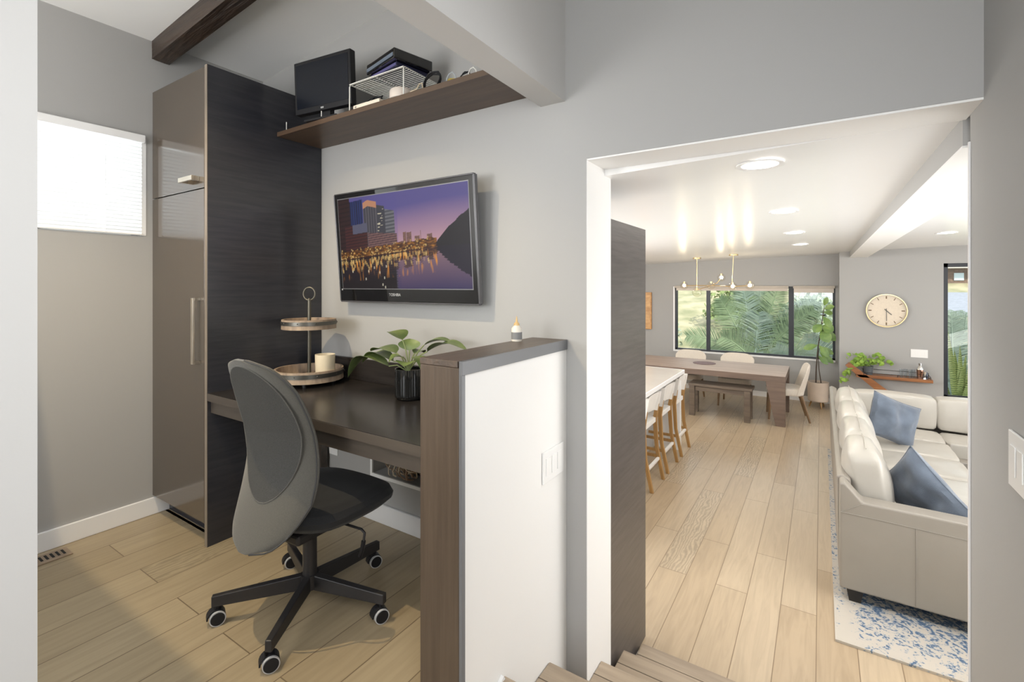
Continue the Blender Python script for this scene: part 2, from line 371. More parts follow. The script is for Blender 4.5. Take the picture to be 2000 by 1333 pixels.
# =============================================================== THE SETTING
def ceil_z(x): return 2.61+.09*(x+3.1)
WT = 2.02   # far face of the wall with the doorway
# floors
struct(MB().box(-3.25, -.885, -3, 2.02, -.12, 0), 'floor', m_floor_dim)
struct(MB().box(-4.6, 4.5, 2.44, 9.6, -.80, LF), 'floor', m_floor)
# walls of the office
wl = MB()   # left wall with a window opening y .30..1.109, z 1.53..2.08
X0, X1 = -3.30, -3.10
wl.box(X0, X1, -3, .30, 0, 2.70).box(X0, X1, 1.109, 2.02, 0, 2.70).box(X0, X1, .30, 1.109, 0, 1.53).box(X0, X1, .30, 1.109, 2.08, 2.70)
struct(wl, 'wall_left', m_grey)
wb_ = MB()  # wall carrying the television, with recessed cable niche x -2.03..-1.68, z .25..48, and the doorway
def wall_seg(mb, x0, x1, z0, z1, y0=WY, y1=WT):
    mb.box(x0, x1, y0, y1, z0, z1)
wall_seg(wb_, -3.30, -2.03, 0, 3.1); wall_seg(wb_, -1.675, -.785, -.8, 3.1); wall_seg(wb_, -2.03, -1.675, 0, .25); wall_seg(wb_, -2.03, -1.675, .47, 3.1)
wb_.box(-2.03, -1.675, WY+.14, WT, .25, .47)
wall_seg(wb_, -.785, .50, 1.767, 3.1, WY, 1.95)
struct(wb_, 'wall_back', m_grey)
# white doorway lining (left jamb and soffit)
struct(MB().box(-.79, -.783, WY+.001, WT, -.47, 1.767), 'trim_1', m_white)
struct(MB().box(-.785, .367, WY+.001, 1.955, 1.760, 1.7665), 'trim_2', m_white)
# right wall of the stairs, camera side
struct(MB().box(.367, .52, -3, 1.90, -.8, 3.1), 'wall_right', m_grey)
struct(MB().box(.362, .3665, 1.893, 1.903, -.62, 1.68), 'trim_3', m_base)
# near wall end at the left edge of the view
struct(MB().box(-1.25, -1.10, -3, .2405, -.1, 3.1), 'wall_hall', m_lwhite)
# back wall of the hall
hb = MB(); hb.box(-3.3, .52, -3.15, -3.0, -.2, .5); hb.box(-3.3, .52, -3.15, -3.0, 2.6, 3.2); hb.box(-3.3, -3.05, -3.15, -3, .5, 2.6); hb.box(.3, .52, -3.15, -3, .5, 2.6)
struct(hb, 'wall_front', m_grey)
# sloping ceiling of white boards
cm = MB(); cm.prism([(-3.3, ceil_z(-3.3)), (.52, ceil_z(.52)), (.52, ceil_z(.52)+.1), (-3.3, ceil_z(-3.3)+.1)], 'y', -3.15, 2.02)
struct(cm, 'ceiling', m_soff)
for k, yy in enumerate((.92, .35, -.2)):
    pass
# dropped beam wall over the half wall
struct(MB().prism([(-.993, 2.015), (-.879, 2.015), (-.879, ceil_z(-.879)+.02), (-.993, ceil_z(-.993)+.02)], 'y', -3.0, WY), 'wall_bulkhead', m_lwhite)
# half wall
struct(MB().box(-1.028, -.874, 1.095, WY, -.8, 1.02), 'wall_partition', m_white)
# baseboards
struct(MB().box(-3.10, -3.085, -3, 1.22, 0, .092).box(-3.095, -2.53, 1.195, 1.21, 0, .0), 'baseboard_left', m_base, bevel=.003)
struct(MB().box(-2.455, -1.03, WY-.015, WY-.0005, 0, .10), 'baseboard_back', m_base, bevel=.003)

# living room shell
def lz(x): return 1.763+.03*(x-.2)
struct(MB().prism([(-4.6, lz(-4.6)), (4.6, lz(4.6)), (4.6, lz(4.6)+.1), (-4.6, lz(-4.6)+.1)], 'y', 1.95, 9.6), 'ceiling', m_ceil)
WX0, WX1, WZ0, WZ1 = -2.30, .195, .065, 1.245
fw = MB(); fw.box(-4.6, WX0, FY, FY+.16, -.8, 1.95).box(WX1, .235, FY, FY+.16, -.8, 1.95).box(WX0, WX1, FY, FY+.16, -.8, WZ0).box(WX0, WX1, FY, FY+.16, WZ1, 1.95)
struct(fw, 'wall_far', m_grey)
CY = 8.7
cw = MB(); cw.box(.235, 1.412, CY, CY+.18, -.8, 2).box(1.412, 2.2, CY, CY+.18, -.8, -.28).box(1.412, 2.2, CY, CY+.18, 1.565, 2).box(2.2, 4.6, CY, CY+.18, -.8, 2).box(.235, .36, CY+.18, FY+.1, -.8, 2)
struct(cw, 'wall_clock', m_grey)
struct(MB().box(-4.75, -4.6, 2.0, 9.4, -.8, 2), 'wall_kitchen', m_grey)
struct(MB().box(4.6, 4.75, 1.9, 9.4, -.8, 2), 'wall_patio', m_grey)
struct(MB().box(.52, 4.75, 1.75, 1.90, -.8, 2.1), 'wall_lounge', m_grey)
struct(MB().box(-4.75, -.80, 1.95, 2.02, -.8, 2.1), 'wall_pantry', m_grey)
struct(MB().box(-4.6, .235, FY-.014, FY-.0005, LF, LF+.085), 'baseboard_far', m_base)
struct(MB().box(.235, 4.6, CY-.014, CY-.0005, LF, LF+.085).box(.222, .2345, CY, FY-.014, LF, LF+.085), 'baseboard_clock', m_base)
# white painted beam running through the living room
bm_ = MB().prism([(.36, 1.683), (.575, 1.683), (.575, lz(.575)+.01), (.36, lz(.36)+.01)], 'y', 1.951, CY)
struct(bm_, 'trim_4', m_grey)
struct(MB().box(.359, .576, 1.951, CY, 1.676, 1.6825), 'trim_9', m_white)
# white window sill strip
struct(MB().box(WX0-.02, WX1, FY-.02, FY-.0005, WZ0-.03, WZ0-.002), 'trim_5', m_base)
struct(MB().box(WX0-.03, WX0-.002, FY-.012, FY-.0005, WZ0-.03, WZ1), 'trim_6', m_base)

# far window: black frame, three lights
def window_frame(name, x0, x1, z0, z1, y, bars, fw_=.035):
    f = MB(); f.box(x0, x1, y, y+.06, z1-fw_, z1).box(x0, x1, y, y+.06, z0, z0+fw_*.8).box(x0, x0+fw_, y, y+.06, z0, z1).box(x1-fw_, x1, y, y+.06, z0, z1)
    for b, wd in bars: f.box(b-wd/2, b+wd/2, y-.005, y+.065, z0, z1)
    o = struct(f, name, m_frame); o['kind'] = 'structure'
    g = MB(); g.box(x0+fw_, x1-fw_, y+.028, y+.032, z0+fw_*.8, z1-fw_); gl = g.build('pane', m_glass, o); return o
win = window_frame('window_1', WX0, WX1, WZ0, WZ1, FY+.03, [(-1.72, .06), (-.415, .075)])
window_frame('window_2', 1.412, 2.2, -.28, 1.565, CY+.04, [], .05)
# roller shade rolled up over the far window
rs = thing('roller_shade', 'taupe roller shade rolled up along the top of the wide dining window', 'window shade', (-1.05, FY-.03, WZ1-.06))
MB().box(WX0+.0, -.45, FY-.045, FY-.002, WZ1-.03, WZ1+.012).box(-.385, WX1-.005, FY-.045, FY-.002, WZ1-.03, WZ1+.012).build('cassette', m_shade, rs, bevel=.004)
MB().box(WX0+.03, -.46, FY-.028, FY-.022, WZ1-.075, WZ1-.03).box(-.375, WX1-.02, FY-.028, FY-.022, WZ1-.10, WZ1-.03).build('shade_cloth', M('shade_cloth', (.62, .56, .50), .8, var=.03), rs)

# left office window: frame, glass, blinds
wf = window_frame('window_3', -.0, 1, 0, 1, 0, [], .03) if False else None
f = MB()
f.box(-3.27, -3.23, .30, 1.109, 1.53, 1.555).box(-3.27, -3.23, .30, 1.109, 2.055, 2.08).box(-3.27, -3.23, .30, .325, 1.53, 2.08).box(-3.27, -3.23, 1.084, 1.109, 1.53, 2.08).box(-3.27, -3.23, .69, .715, 1.53, 2.08)
wo = struct(f, 'window_3', m_base); MB().box(-3.252, -3.248, .32, 1.09, 1.55, 2.06).build('pane', m_glass, wo)
bl = thing('window_blinds', 'white horizontal slat blinds lowered over the small office window', 'blinds', (-3.115, .705, 1.53))
MB().box(-3.135, -3.075, .32, 1.10, 2.035, 2.075).build('head_rail', m_slat, bl, bevel=.004)
sl = MB(); nsl = 25
m_slt, n_, l_, p_ = new_mat('blind_slat_vinyl'); p_.inputs['Base Color'].default_value = (.88, .88, .88, 1); p_.inputs['Roughness'].default_value = .45
p_.inputs['Subsurface Weight'].default_value = 0
tr_ = n_.new('ShaderNodeBsdfTranslucent'); tr_.inputs[0].default_value = (.95, .95, .95, 1); mx_ = n_.new('ShaderNodeMixShader'); mx_.inputs[0].default_value = .5
l_.new(p_.outputs[0], mx_.inputs[1]); l_.new(tr_.outputs[0], mx_.inputs[2]); l_.new(mx_.outputs[0], n_['Material Output'].inputs[0])
for k in range(nsl):
    z = 1.548+k*.0197
    sl.hexa([(-3.112, .33, z-.0092), (-3.094, .33, z+.0082), (-3.094, 1.088, z+.0082), (-3.112, 1.088, z-.0092), (-3.113, .33, z-.0080), (-3.095, .33, z+.0094), (-3.095, 1.088, z+.0094), (-3.113, 1.088, z-.0080)])
sl.build('slats', m_slt, bl, smooth=False)
MB().box(-3.114, -3.090, .33, 1.088, 1.533, 1.541).build('bottom_rail', m_slat, bl, bevel=.002)
for y in (.44, .66, .93): MB().cyl((-3.088, y, 1.54), (-3.088, y, 2.04), .0012, seg=6).build('cord', m_slat, bl)
MB().box(-3.12, -3.098, 1.0885, 1.1085, 1.532, 2.06).build('side_cap', m_slat, bl)

# stairs
st = thing('staircase', 'short flight of greyed oak steps going down through the doorway', 'stairs', (-.3, 1.9, LF))
steps = [(-3.0, 1.297, -.02), (1.297, 1.607, -.180), (1.607, 1.907, -.330), (1.907, 2.174, -.460), (2.174, 2.455, -.605)]
for i, (y0, y1, z) in enumerate(steps):
    x0 = -.8725 if y0 < 1.5 else -.782
    s_ = MB(); x1 = .366 if y0 < 1.9 else .60
    if i == 2:
        s_.box(-.8725, x1, y0, 1.7615, z-.02, z).box(-.782, x1, 1.7615, y1, z-.02, z)
    elif i == 1:
        s_.box(-.8725, x1, y0-.0, y1+.008, z-.022, z)
    else:
        s_.box(x0, x1, y0, y1+.008, z-.022, z)
    t_ = s_.build('tread', m_step, st, bevel=.004)
    r_ = MB(); xr = -.86 if i < 2 else -.781
    r_.box(xr, x1-.002, y1-.02, y1-.004, (steps[i+1][2] if i < 4 else LF)+.0005, z-.0225); r_.build('riser', m_step, st)
    g_ = MB(); g_.box(x0+.001, x1-.001, y1-.082, y1-.078, z-.001, z+.0006); g_.build('nosing_groove', M('groove_dark', (.11, .085, .06), .8), t_)
struct(MB().box(-.787, .6, 2.02, 2.455, -.8, -.64), 'floor', m_step)
struct(MB().box(-.89, .52, -3, 2.0, -.95, -.80), 'floor', m_step)
# white stringer board at the near end of the half wall
struct(MB().prism([(1.12, -.12), (1.285, -.005), (1.30, -.03), (1.30, -.12)], 'x', -.8735, -.862), 'trim_7', m_base)
# thin dark strip at wall foot behind the stairs
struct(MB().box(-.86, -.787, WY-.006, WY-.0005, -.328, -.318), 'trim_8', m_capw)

# dark cladding of the half wall: cap and end board
cl = thing('partition_cladding', 'dark brown wood cap and end board wrapped around the white half wall', 'wood trim', (-.95, 1.09, 0))
MB().box(-1.032, -.880, 1.078, 1.0945, -.10, 1.020).build('end_board', m_clad, cl, bevel=.002)
MB().prism([(-1.034, 1.078), (-.885, 1.078), (-.868, 1.7605), (-1.034, 1.7605)], 'z', 1.0205, 1.040).build('cap_board', m_capw, cl, bevel=.002)
m_bl = M('bluish_edge', (.15, .155, .165), .35)
MB().box(-.8795, -.8735, 1.078, 1.0945, -.6, 1.04).box(-.8735, -.8665, 1.078, 1.758, 1.0, 1.04).box(-.8735, -.8685, 1.078, 1.094, -.6, 1.0).build('edge_strip', m_bl, cl, bevel=.001)

# =============================================================== OFFICE
# dark ceiling beam
bz = lambda x: 2.512+.085*(x+3.1)
b = MB()
n_b = 60
def beamf(u, v):
    x = -3.098+u*3.0
    zb, zt = bz(x), ceil_z(x)+.005
    P = [(1.135, zt), (1.135, zb), (1.222, zb), (1.222, zt)]
    v4 = v*24; 
    if v4 < 8: y, z = 1.135, zt+(zb-zt)*v4/8
    elif v4 < 16: y, z = 1.135+.087*(v4-8)/8, zb
    else: y, z = 1.222, zb+(zt-zb)*(v4-16)/8
    nz = noise.noise(Vector((x*6, y*40, z*40)))*.0035 + noise.noise(Vector((x*1.5, y*9, z*9)))*.005
    ed = 1 if 6 < v4 < 18 else .3
    return (x, y+nz*ed, z+nz*ed*(.8 if v4 > 7 else .2))
G = b.grid(beamf, 70, 24)
b.b.faces.new(G[0][::-1]); b.b.faces.new(G[-1])
tag(b.build('ceiling_beam', m_beam, smooth=False), 'rough dark brown timber beam crossing under the white sloped ceiling', 'beam')

# unseen ceiling spot; baffle added to cut a straight shadow edge on the floor
lx_, ly_, lz_ = -1.9, .50, 2.655
ll = thing('shadow_edge_lamp', 'unseen ceiling spot with an added baffle shading part of the office floor', 'ceiling light', (lx_, ly_, ceil_z(lx_)-.02))
MB().box(lx_-.26, lx_+.26, ly_-.10, ly_-.09, 2.512, ceil_z(lx_)+.01).box(lx_-.26, lx_+.26, ly_-.09, ly_+.0133, 2.512, 2.516).build('baffle', m_base, ll)
MB().cyl((lx_, ly_, 2.675), (lx_, ly_, ceil_z(lx_)+.005), .03, seg=16).build('lamp_holder', m_base, ll)
sp = bpy.data.lights.new('shadow_edge_light', 'SPOT'); sp.energy = 112; sp.spot_size = math.radians(112); sp.spot_blend = .65; sp.shadow_soft_size = .0015; sp.color = (1, .80, .50)
so_ = bpy.data.objects.new('shadow_edge_light', sp); C.objects.link(so_)
so_.location = (lx_, ly_, lz_); so_.rotation_euler = (math.radians(8), 0, 0)

# tall espresso pantry cabinet
cb = thing('pantry_cabinet', 'tall espresso brown cabinet with two doors standing in the office corner', 'cabinet', (-2.79, 1.45, 0))
MB().box(-3.085, -2.51, 1.16, WY-.002, .10, 2.325).box(-3.085, -2.51, 1.215, WY-.002, 0, .10).build('carcass', m_dark, cb)
MB().box(-2.4995, -2.477, 1.135, WY-.002, 0, 2.327).build('side_panel', m_dark, cb, bevel=.001)
MB().box(-2.499, -2.4765, 1.1325, 1.1348, 0, 2.327).build('edge_strip', m_edgel, cb)
d1 = MB().box(-3.094, -2.513, 1.137, 1.158, 1.738, 2.325).build('door', m_darkh, cb, bevel=.0015)
d2 = MB().box(-3.094, -2.513, 1.137, 1.158, .105, 1.733).build('door', m_darkh, cb, bevel=.0015)
MB().box(-2.70, -2.56, 1.10, 1.109, 1.775, 1.797).box(-2.70, -2.688, 1.108, 1.1368, 1.775, 1.797).box(-2.572, -2.56, 1.108, 1.1368, 1.775, 1.797).build('handle', m_nickel, d1, bevel=.001)
MB().box(-2.567, -2.547, 1.10, 1.109, .878, 1.20).box(-2.567, -2.547, 1.108, 1.1368, .878, .890).box(-2.567, -2.547, 1.108, 1.1368, 1.188, 1.20).build('handle', m_nickel, d2, bevel=.001)

# built-in desk
dk = thing('built_in_desk', 'dark built-in desk between the tall cabinet and the half wall', 'desk', (-1.75, 1.45, .62))
MB().box(-2.4765, -1.033, 1.135, WY-.001, .704, .742).build('desk_top', m_desk, dk, bevel=.003)
MB().box(-2.4765, -1.033, 1.150, 1.168, .645, .7035).build('apron', m_edge, dk, bevel=.001)
MB().box(-2.4765, -1.033, 1.1325, 1.1345, .706, .741).build('front_edge', m_edge, dk)
MB().box(-2.4765, -1.033, WY-.02, WY-.0015, .7425, .860).build('backsplash', m_desk, dk, bevel=.001)
MB().box(-2.4765, -2.40, WY-.06, WY-.0165, .105, .7035).box(-2.476, -2.40, WY-.06, WY-.0165, 0, .105).build('support_cleat', m_edge, dk)
# high shelf
hs = MB().prism([(-2.476, 1.497), (-1.10, 1.497), (-.994, 1.40), (-.994, WY-.001), (-2.476, WY-.001)], 'z', 2.068, 2.092)
hs = MB().box(-2.476, -.994, 1.485, WY-.001, 2.068, 2.092).box(-2.58, -2.4765, 1.485, 1.5, 2.068, 2.092) if False else MB().box(-2.4765, -.994, 1.485, WY-.001, 2.068, 2.092)
hso = tag(hs.build('floating_shelf', m_shelfw, bevel=.001), 'long brown floating shelf high on the wall holding a monitor and cables', 'shelf')
hso.location = hso.location

# computer monitor on the shelf
ST = 2.0925
mn = thing('computer_monitor', 'small black switched-off monitor standing on the left end of the high shelf', 'monitor', (-2.11, 1.555, ST), rz=math.radians(7))
W_, H_ = .387, .265
def tl(y, z): return y - (z-.05)*.04
mb = MB(); z0, z1 = .052, .052+H_
mb.hexa([(-W_/2, tl(-.055, z0), z0), (W_/2, tl(-.055, z0), z0), (W_/2, tl(-.02, z0), z0), (-W_/2, tl(-.02, z0), z0), (-W_/2, tl(-.055, z1), z1), (W_/2, tl(-.055, z1), z1), (W_/2, tl(-.02, z1), z1), (-W_/2, tl(-.02, z1), z1)])
mb.build('housing', m_black, mn, world=False, bevel=.004)
a, c_ = z0+.026, z1-.018
mb = MB(); mb.hexa([(-W_/2+.016, tl(-.0565, a), a), (W_/2-.016, tl(-.0565, a), a), (W_/2-.016, tl(-.054, a), a), (-W_/2+.016, tl(-.054, a), a), (-W_/2+.016, tl(-.0565, c_), c_), (W_/2-.016, tl(-.0565, c_), c_), (W_/2-.016, tl(-.054, c_), c_), (-W_/2+.016, tl(-.054, c_), c_)])
mb.build('screen', m_dullscreen, mn, world=False)
MB().box(-.03, .03, -.035, -.005, .012, .10).build('stand_neck', m_black, mn, world=False, bevel=.002)
MB().box(-.11, .11, -.075, .06, 0, .012).build('stand_base', m_black, mn, world=False, bevel=.004)
MB().box(-.010, .010, -.058, -.0555, .060, .068).build('badge', M('silver_badge', (.5, .5, .5), .4, .6), mn, world=False)

# wire rack
rk = thing('wire_rack', 'white coated wire shelf rack on the high shelf under two black boxes', 'rack', (-1.71, 1.6, ST))
r = MB(); y0, y1, xa, xb, zt = 1.50, 1.735, -1.895, -1.535, 2.222
for x in (xa, xb): r.tube([(x, y0, ST), (x, y0, zt-.01), (x, y0+.006, zt), (x, y1-.006, zt), (x, y1, zt-.01), (x, y1, ST)], .0028, 8)
r.tube([(xa, y0, zt), (xb, y0, zt)], .0028, 8); r.tube([(xa, y1, zt), (xb, y1, zt)], .0028, 8); r.tube([(-1.715, y0, zt-.003), (-1.715, y1, zt-.003)], .0024, 8)
for k in range(15):
    y = y0+.014+k*(y1-y0-.02)/15; r.tube([(xa, y, zt+.003), (xb, y, zt+.003)], .0014, 6)
r.build('wire_frame', m_wire, rk)
# boxes on the rack
N = Vector((-1.563, 1.474, 0)); dx = Vector((-.231, .054, 0)).normalized(); dy = Vector((.06, .19, 0)).normalized()
ang = math.atan2(-dx.y, -dx.x)
bx = thing('cable_box', 'black set-top box lying on top of the thin player on the wire rack', 'set-top box', (-1.65, 1.585, 2.249), rz=ang)
MB().box(-.125, .125, -.10, .10, 0, .046).build('housing', m_piano, bx, world=False, bevel=.004)
MB().box(-.118, .118, -.1022, -.0995, .010, .026).build('front_strip', M('steel_blue_strip', (.20, .24, .30), .2, .3), bx, world=False)
tag(MB().box(0, .215, 0, .18, 0, .020).build('x', m_black), '', '') if False else None
dv = thing('disc_player', 'thin dark blue black player box lying directly on the wire rack', 'player', (-1.655, 1.60, 2.2275), rz=ang+.05)
MB().box(-.105, .11, -.095, .085, 0, .0205).build('housing', M('navy_plastic', (.02, .022, .06), .25), dv, world=False, bevel=.003)
MB().box(-.10, .105, -.0965, -.0945, .004, .016).build('front_panel', M('violet_panel', (.10, .09, .22), .3), dv, world=False)
pk = thing('white_router', 'round cream white router puck sitting under the wire rack', 'router', (-1.60, 1.552, ST))
MB().lathe([(.050, 0), (.054, .006), (.054, .046), (.048, .054), (.001, .056)], (-1.60, 1.552, ST), 32).build('body', M('cream_plastic', (.70, .62, .55), .4), pk)
MB().lathe([(.0546, .006), (.0546, .010)], (-1.60, 1.552, ST), 32, cap=False).build('seam', M('seam_grey', (.4, .36, .33), .5), pk)
fb = thing('white_flat_adapter', 'flat cream white adapter box at the front of the high shelf', 'adapter', (-1.77, 1.51, ST))
MB().box(-1.865, -1.685, 1.495, 1.525, ST, ST+.022).build('body', M('cream_plastic2', (.78, .70, .58), .4), fb, bevel=.004)
MB().box(-1.85, -1.84, 1.4938, 1.4955, ST+.008, ST+.014).build('light', m_label, fb)
def coil(name, label, c, r, turns, mat, tr=.003, jit=.4, zsc=.5, grp=None, cat='cable', tilt=0):
    random.seed(hash(label) % 1000 if False else len(label)*7); pts = []
    for k in range(turns*14):
        t = 2*PI*k/14; rr = r*(1+jit*(random.random()-.5)*.5)
        v = Vector((rr*math.cos(t), rr*.55*math.sin(t), 0)); v.y /= .55; v = Matrix.Rotation(tilt+.12*math.sin(t*.31), 3, 'X') @ v
        pts.append((c[0]+v.x, c[1]+v.y+.004*math.sin(t*.21), max(c[2]+tr, c[2]+r*zsc*.85+v.z*zsc+.08*r*math.sin(t*.37))))
    return tag(MB().tube(pts, tr, 6).build(name, mat), label, cat, grp)
coil('coiled_cable', 'dark tangled cord under the left half of the wire rack', (-1.80, 1.56, ST), .05, 4, m_black, .0022, 1.0, .9, tilt=1.0)
coil('coiled_cable', 'olive green coiled cable beside the white router', (-1.69, 1.55, ST), .032, 5, m_cablet, .003, .8, .7, tilt=.8)
coil('coiled_cable', 'black coiled cable standing to the right of the wire rack', (-1.395, 1.53, ST), .045, 4, m_black, .003, .3, 1.0, tilt=1.35)
coil('coiled_cable', 'yellow coiled cable behind the black coil on the high shelf', (-1.345, 1.585, ST), .040, 3, m_yellow, .003, .5, .9, tilt=1.2)
coil('coiled_cable', 'small black cable ring farther right on the high shelf', (-1.21, 1.52, ST), .022, 3, m_black, .0025, .5, .9, tilt=1.2)
tag(MB().tube([(-1.49, 1.495, ST+.004), (-1.455, 1.50, ST+.012), (-1.44, 1.50, ST+.03), (-1.425, 1.50, ST+.03), (-1.42, 1.50, ST+.004)], .003, 8).build('plug_cable', m_cablet), 'short tan cable lying at the shelf front right of the rack', 'cable')
def hoop(x, y, r, mat, label, nm='plastic_clip'):
    return tag(MB().tube([(x-r, y, ST), (x-r, y, ST+r*.9), (x-.5*r, y, ST+r*1.6), (x+.3*r, y, ST+r*1.8), (x+r, y, ST+r*1.1), (x+r, y+.01, ST)], .0025, 6).build(nm, mat), label, 'clip')
hoop(-1.27, 1.505, .022, M('grey_clip', (.42, .46, .48), .3), 'grey curved clip right of the coiled cables on the high shelf')
hoop(-1.16, 1.505, .018, m_wire, 'white curved clip near the bulkhead on the high shelf')
dc = MB(); random.seed(3)
for k in range(26):
    dc.sphere((-1.075+random.uniform(-.028, .028), 1.525+random.uniform(-.03, .03), ST+.012+random.uniform(0, .055)), random.uniform(.007, .012), 8)
tag(dc.build('connector_cluster', m_black), 'black clump of connectors at the right end of the high shelf', 'connectors')
tag(MB().tube([(-1.14, 1.53, ST+.002), (-1.10, 1.53, ST+.012), (-1.05, 1.54, ST+.03), (-1.01, 1.56, ST+.03)], .003, 6).build('white_cable', m_wire), 'white cable running into the bulkhead corner of the high shelf', 'cable')
# shelf rail studs
for i, x in enumerate((-2.40, -2.10)):
    tag(MB().cyl((x, 1.492, 2.0925), (x, 1.492, 2.135), .0022, seg=8).build('rail_stud', m_wire), ['short pale stud at the far left end of the high shelf', 'short pale stud in front of the monitor on the high shelf'][i], 'stud')

# television -----------------------------------------------------
tv = thing('television', 'wall-mounted flat television tilted forward showing a dusk city skyline', 'television', (-1.733, 1.735, 1.17))
# local frame: x right, z up along the screen, tilt forward at top
yb, yt, zb, zt_ = 1.700, 1.655, 1.178, 1.748
xl, xr = -2.218, -1.272
tiltv = Vector((0, yt-yb, zt_-zb)); Hh = tiltv.length; ez = tiltv.normalized(); ex = Vector((1, 0, 0)); en = ex.cross(ez)   # en points to the room? fixed below
if en.y > 0: en = -en
def TV(u, v, d=0): return Vector((xl, yb, zb)) + ex*u*(xr-xl) + ez*v*Hh + en*d
def slab(mb, u0, u1, v0, v1, d0, d1):
    return mb.hexa([TV(u0, v0, d0), TV(u1, v0, d0), TV(u1, v1, d0), TV(u0, v1, d0), TV(u0, v0, d1), TV(u1, v0, d1), TV(u1, v1, d1), TV(u0, v1, d1)])
slab(MB(), 0, 1, 0, 1, -.028, 0).build('housing', m_piano, tv, bevel=.003)
slab(slab(slab(slab(MB(), -.006, 0, 0, 1, -.02, 0.001), 1, 1.008, 0, 1, -.02, .001), 0, 1, 1, 1.01, -.02, .001), 0, 1, -.012, 0, -.02, .001).build('outer_rim', M('smoky_rim', (.16, .16, .17), .2, .6), tv, bevel=.001)
su0, su1, sv0, sv1 = .028, .968, .118, .952
slab(MB(), su0-.004, su1+.004, sv0-.008, sv1+.008, 0, .0006).build('screen_lip', M('silver_lip', (.25, .25, .27), .3, .6), tv)
# picture
def lerp(a, b, t): return tuple(a[i]+(b[i]-a[i])*t for i in range(3))
def sr(c): return tuple((x/255)**2.2 for x in c)
random.seed(11)
lights = [(random.random()**1.2*.72, random.random()**2*.10, random.random()) for _ in range(150)]
def h1(a, b=0): return noise.noise(Vector((a, b, 3.3)))
def shore(u): return .325+.10*min(u, .8)/.8
def scene_up(u, y):
    """colour above the shore; y is height above the shore line"""
    sky = lerp(sr((206, 160, 168)), sr((92, 84, 146)), min(1, max(0, (y-.04)/.42)))
    if u < .5: sky = lerp(sky, sr((88, 80, 150)), .25)
    col = sky
    # far skyline
    for a, b, h in ((.50, .535, .10), (.535, .56, .19), (.56, .60, .18), (.62, .66, .13), (.665, .67, .18), (.71, .75, .13), (.68, .78, .07), (.48, .8, .045)):
        if a < u < b and y < h: col = lerp(sr((92, 66, 74)), sr((150, 110, 90)), .5+.5*h1(u*90, y*90))
    # right wooded bank
    if u > .775:
        hh = (u-.775)/.225
        if y < .03+.30*hh**.8+.01*h1(u*40): return sr((26, 24, 30))
    win = (math.sin(u*420) > .0) and (math.sin(y*300) > .1)
    if .33 < u < .475 and y < .50-(u-.33)*.5+(.03 if u < .40 else 0):
        col = lerp(sr((70, 72, 80)), sr((118, 118, 122)), .5+.5*math.sin(y*170)) if u > .40 else sr((62, 62, 70))
        if u < .40 and h1(u*30, y*60) > .42: col = sr((215, 205, 175))
    if .22 < u < .335 and y < .60-abs(u-.262)*.55:
        col = sr((64, 62, 70)) if math.sin(u*300) > -.3 else sr((92, 90, 96))
        if y > .535-abs(u-.262)*.55: col = sr((196, 138, 104))
    if .105 < u < .22 and y < .62: col = sr((36, 52, 104)) if math.sin(u*330) > -.2 else sr((24, 30, 60))
    if u < .105: col = sr((50, 26, 26)) if math.sin(y*130) > -.3 else sr((34, 16, 18))
    if .05 < u < .25 and y < .36:
        col = sr((74, 36, 34)) if math.sin(y*190) > 0 else sr((54, 26, 30))
        if y > .26 and u > .12: col = sr((92, 92, 112))
    if .25 < u < .49 and y < .25-(u-.25)*.25:
        col = sr((128, 96, 92)) if math.sin(y*260) > 0 else sr((84, 60, 64))
    # street level trees and lamps
    if u < .78 and y < .085+.02*h1(u*25):
        g = .5+.5*h1(u*46, y*70); col = lerp(sr((60, 30, 14)), sr((226, 148, 52)), g**3)
    return col
def pic(u, v):
    s_ = shore(u); emb = .035*(1-u)
    if v > s_: c = scene_up(u, v-s_)
    elif v > s_-.045*(1-min(1, u/.8)) : c = sr((60, 26, 20)) if v > s_-.014 else sr((30, 16, 20))
    else:
        y = (s_-v); wob = .006*math.sin(v*260+u*20)
        c = scene_up(min(1, max(0, u+wob)), y*1.05)
        c = lerp(c, sr((52, 42, 78)), .28 + .25*min(1, y*2)); c = tuple(x*.62 for x in c)
        if u < .47: c = lerp(c, sr((26, 18, 22)), min(1, .35+y*2.3))
        g = h1(u*70, v*9)
        if g > .2 and u < .78 and y < .26: c = lerp(c, sr((232, 150, 60)), min(1, (g-.2)*4.0*(1-y/.30)))
    return c
NU, NV = 300, 190
me = bpy.data.meshes.new('screen'); vs = []; fs = []; cols = []
for j in range(NV+1):
    for i in range(NU+1):
        vs.append(TV(su0+(su1-su0)*i/NU, sv0+(sv1-sv0)*j/NV, .0012))
grid_c = {}
for j in range(NV+1):
    for i in range(NU+1): grid_c[i, j] = pic(i/NU, j/NV)
for u, dy, br_ in lights:
    s_ = shore(u); y = s_+.004+dy
    for sg, v in ((1, y), (-1, s_-(y-s_)*1.1-.02)):
        ci, cj = int(u*NU), int(v*NV)
        for a in (-1, 0, 1):
            for b2 in ((-1, 0, 1) if sg > 0 else (-4, -3, -2, -1, 0, 1, 2)):
                k = (ci+a, cj+b2)
                if k in grid_c: grid_c[k] = lerp(grid_c[k], sr((255, 212, 130)), (.9 if a == 0 and b2 == 0 else .4)*(.4+.6*br_))
for (u, v) in ((.215, .11), (.335, .175), (.37, .12), (.355, .045), (.10, .19), (.24, .19), (.39, .24), (.375, .02), (.29, .23)):
    for a in (-1, 0, 1):
        for b2 in (-2, -1, 0, 1, 2):
            k = (int(u*NU)+a, int(v*NV)+b2)
            if k in grid_c: grid_c[k] = lerp(grid_c[k], (1, .92, .7), .8 if a == 0 else .35)
for j in range(NV):
    for i in range(NU):
        a = j*(NU+1)+i; fs.append((a, a+1, a+NU+2, a+NU+1))
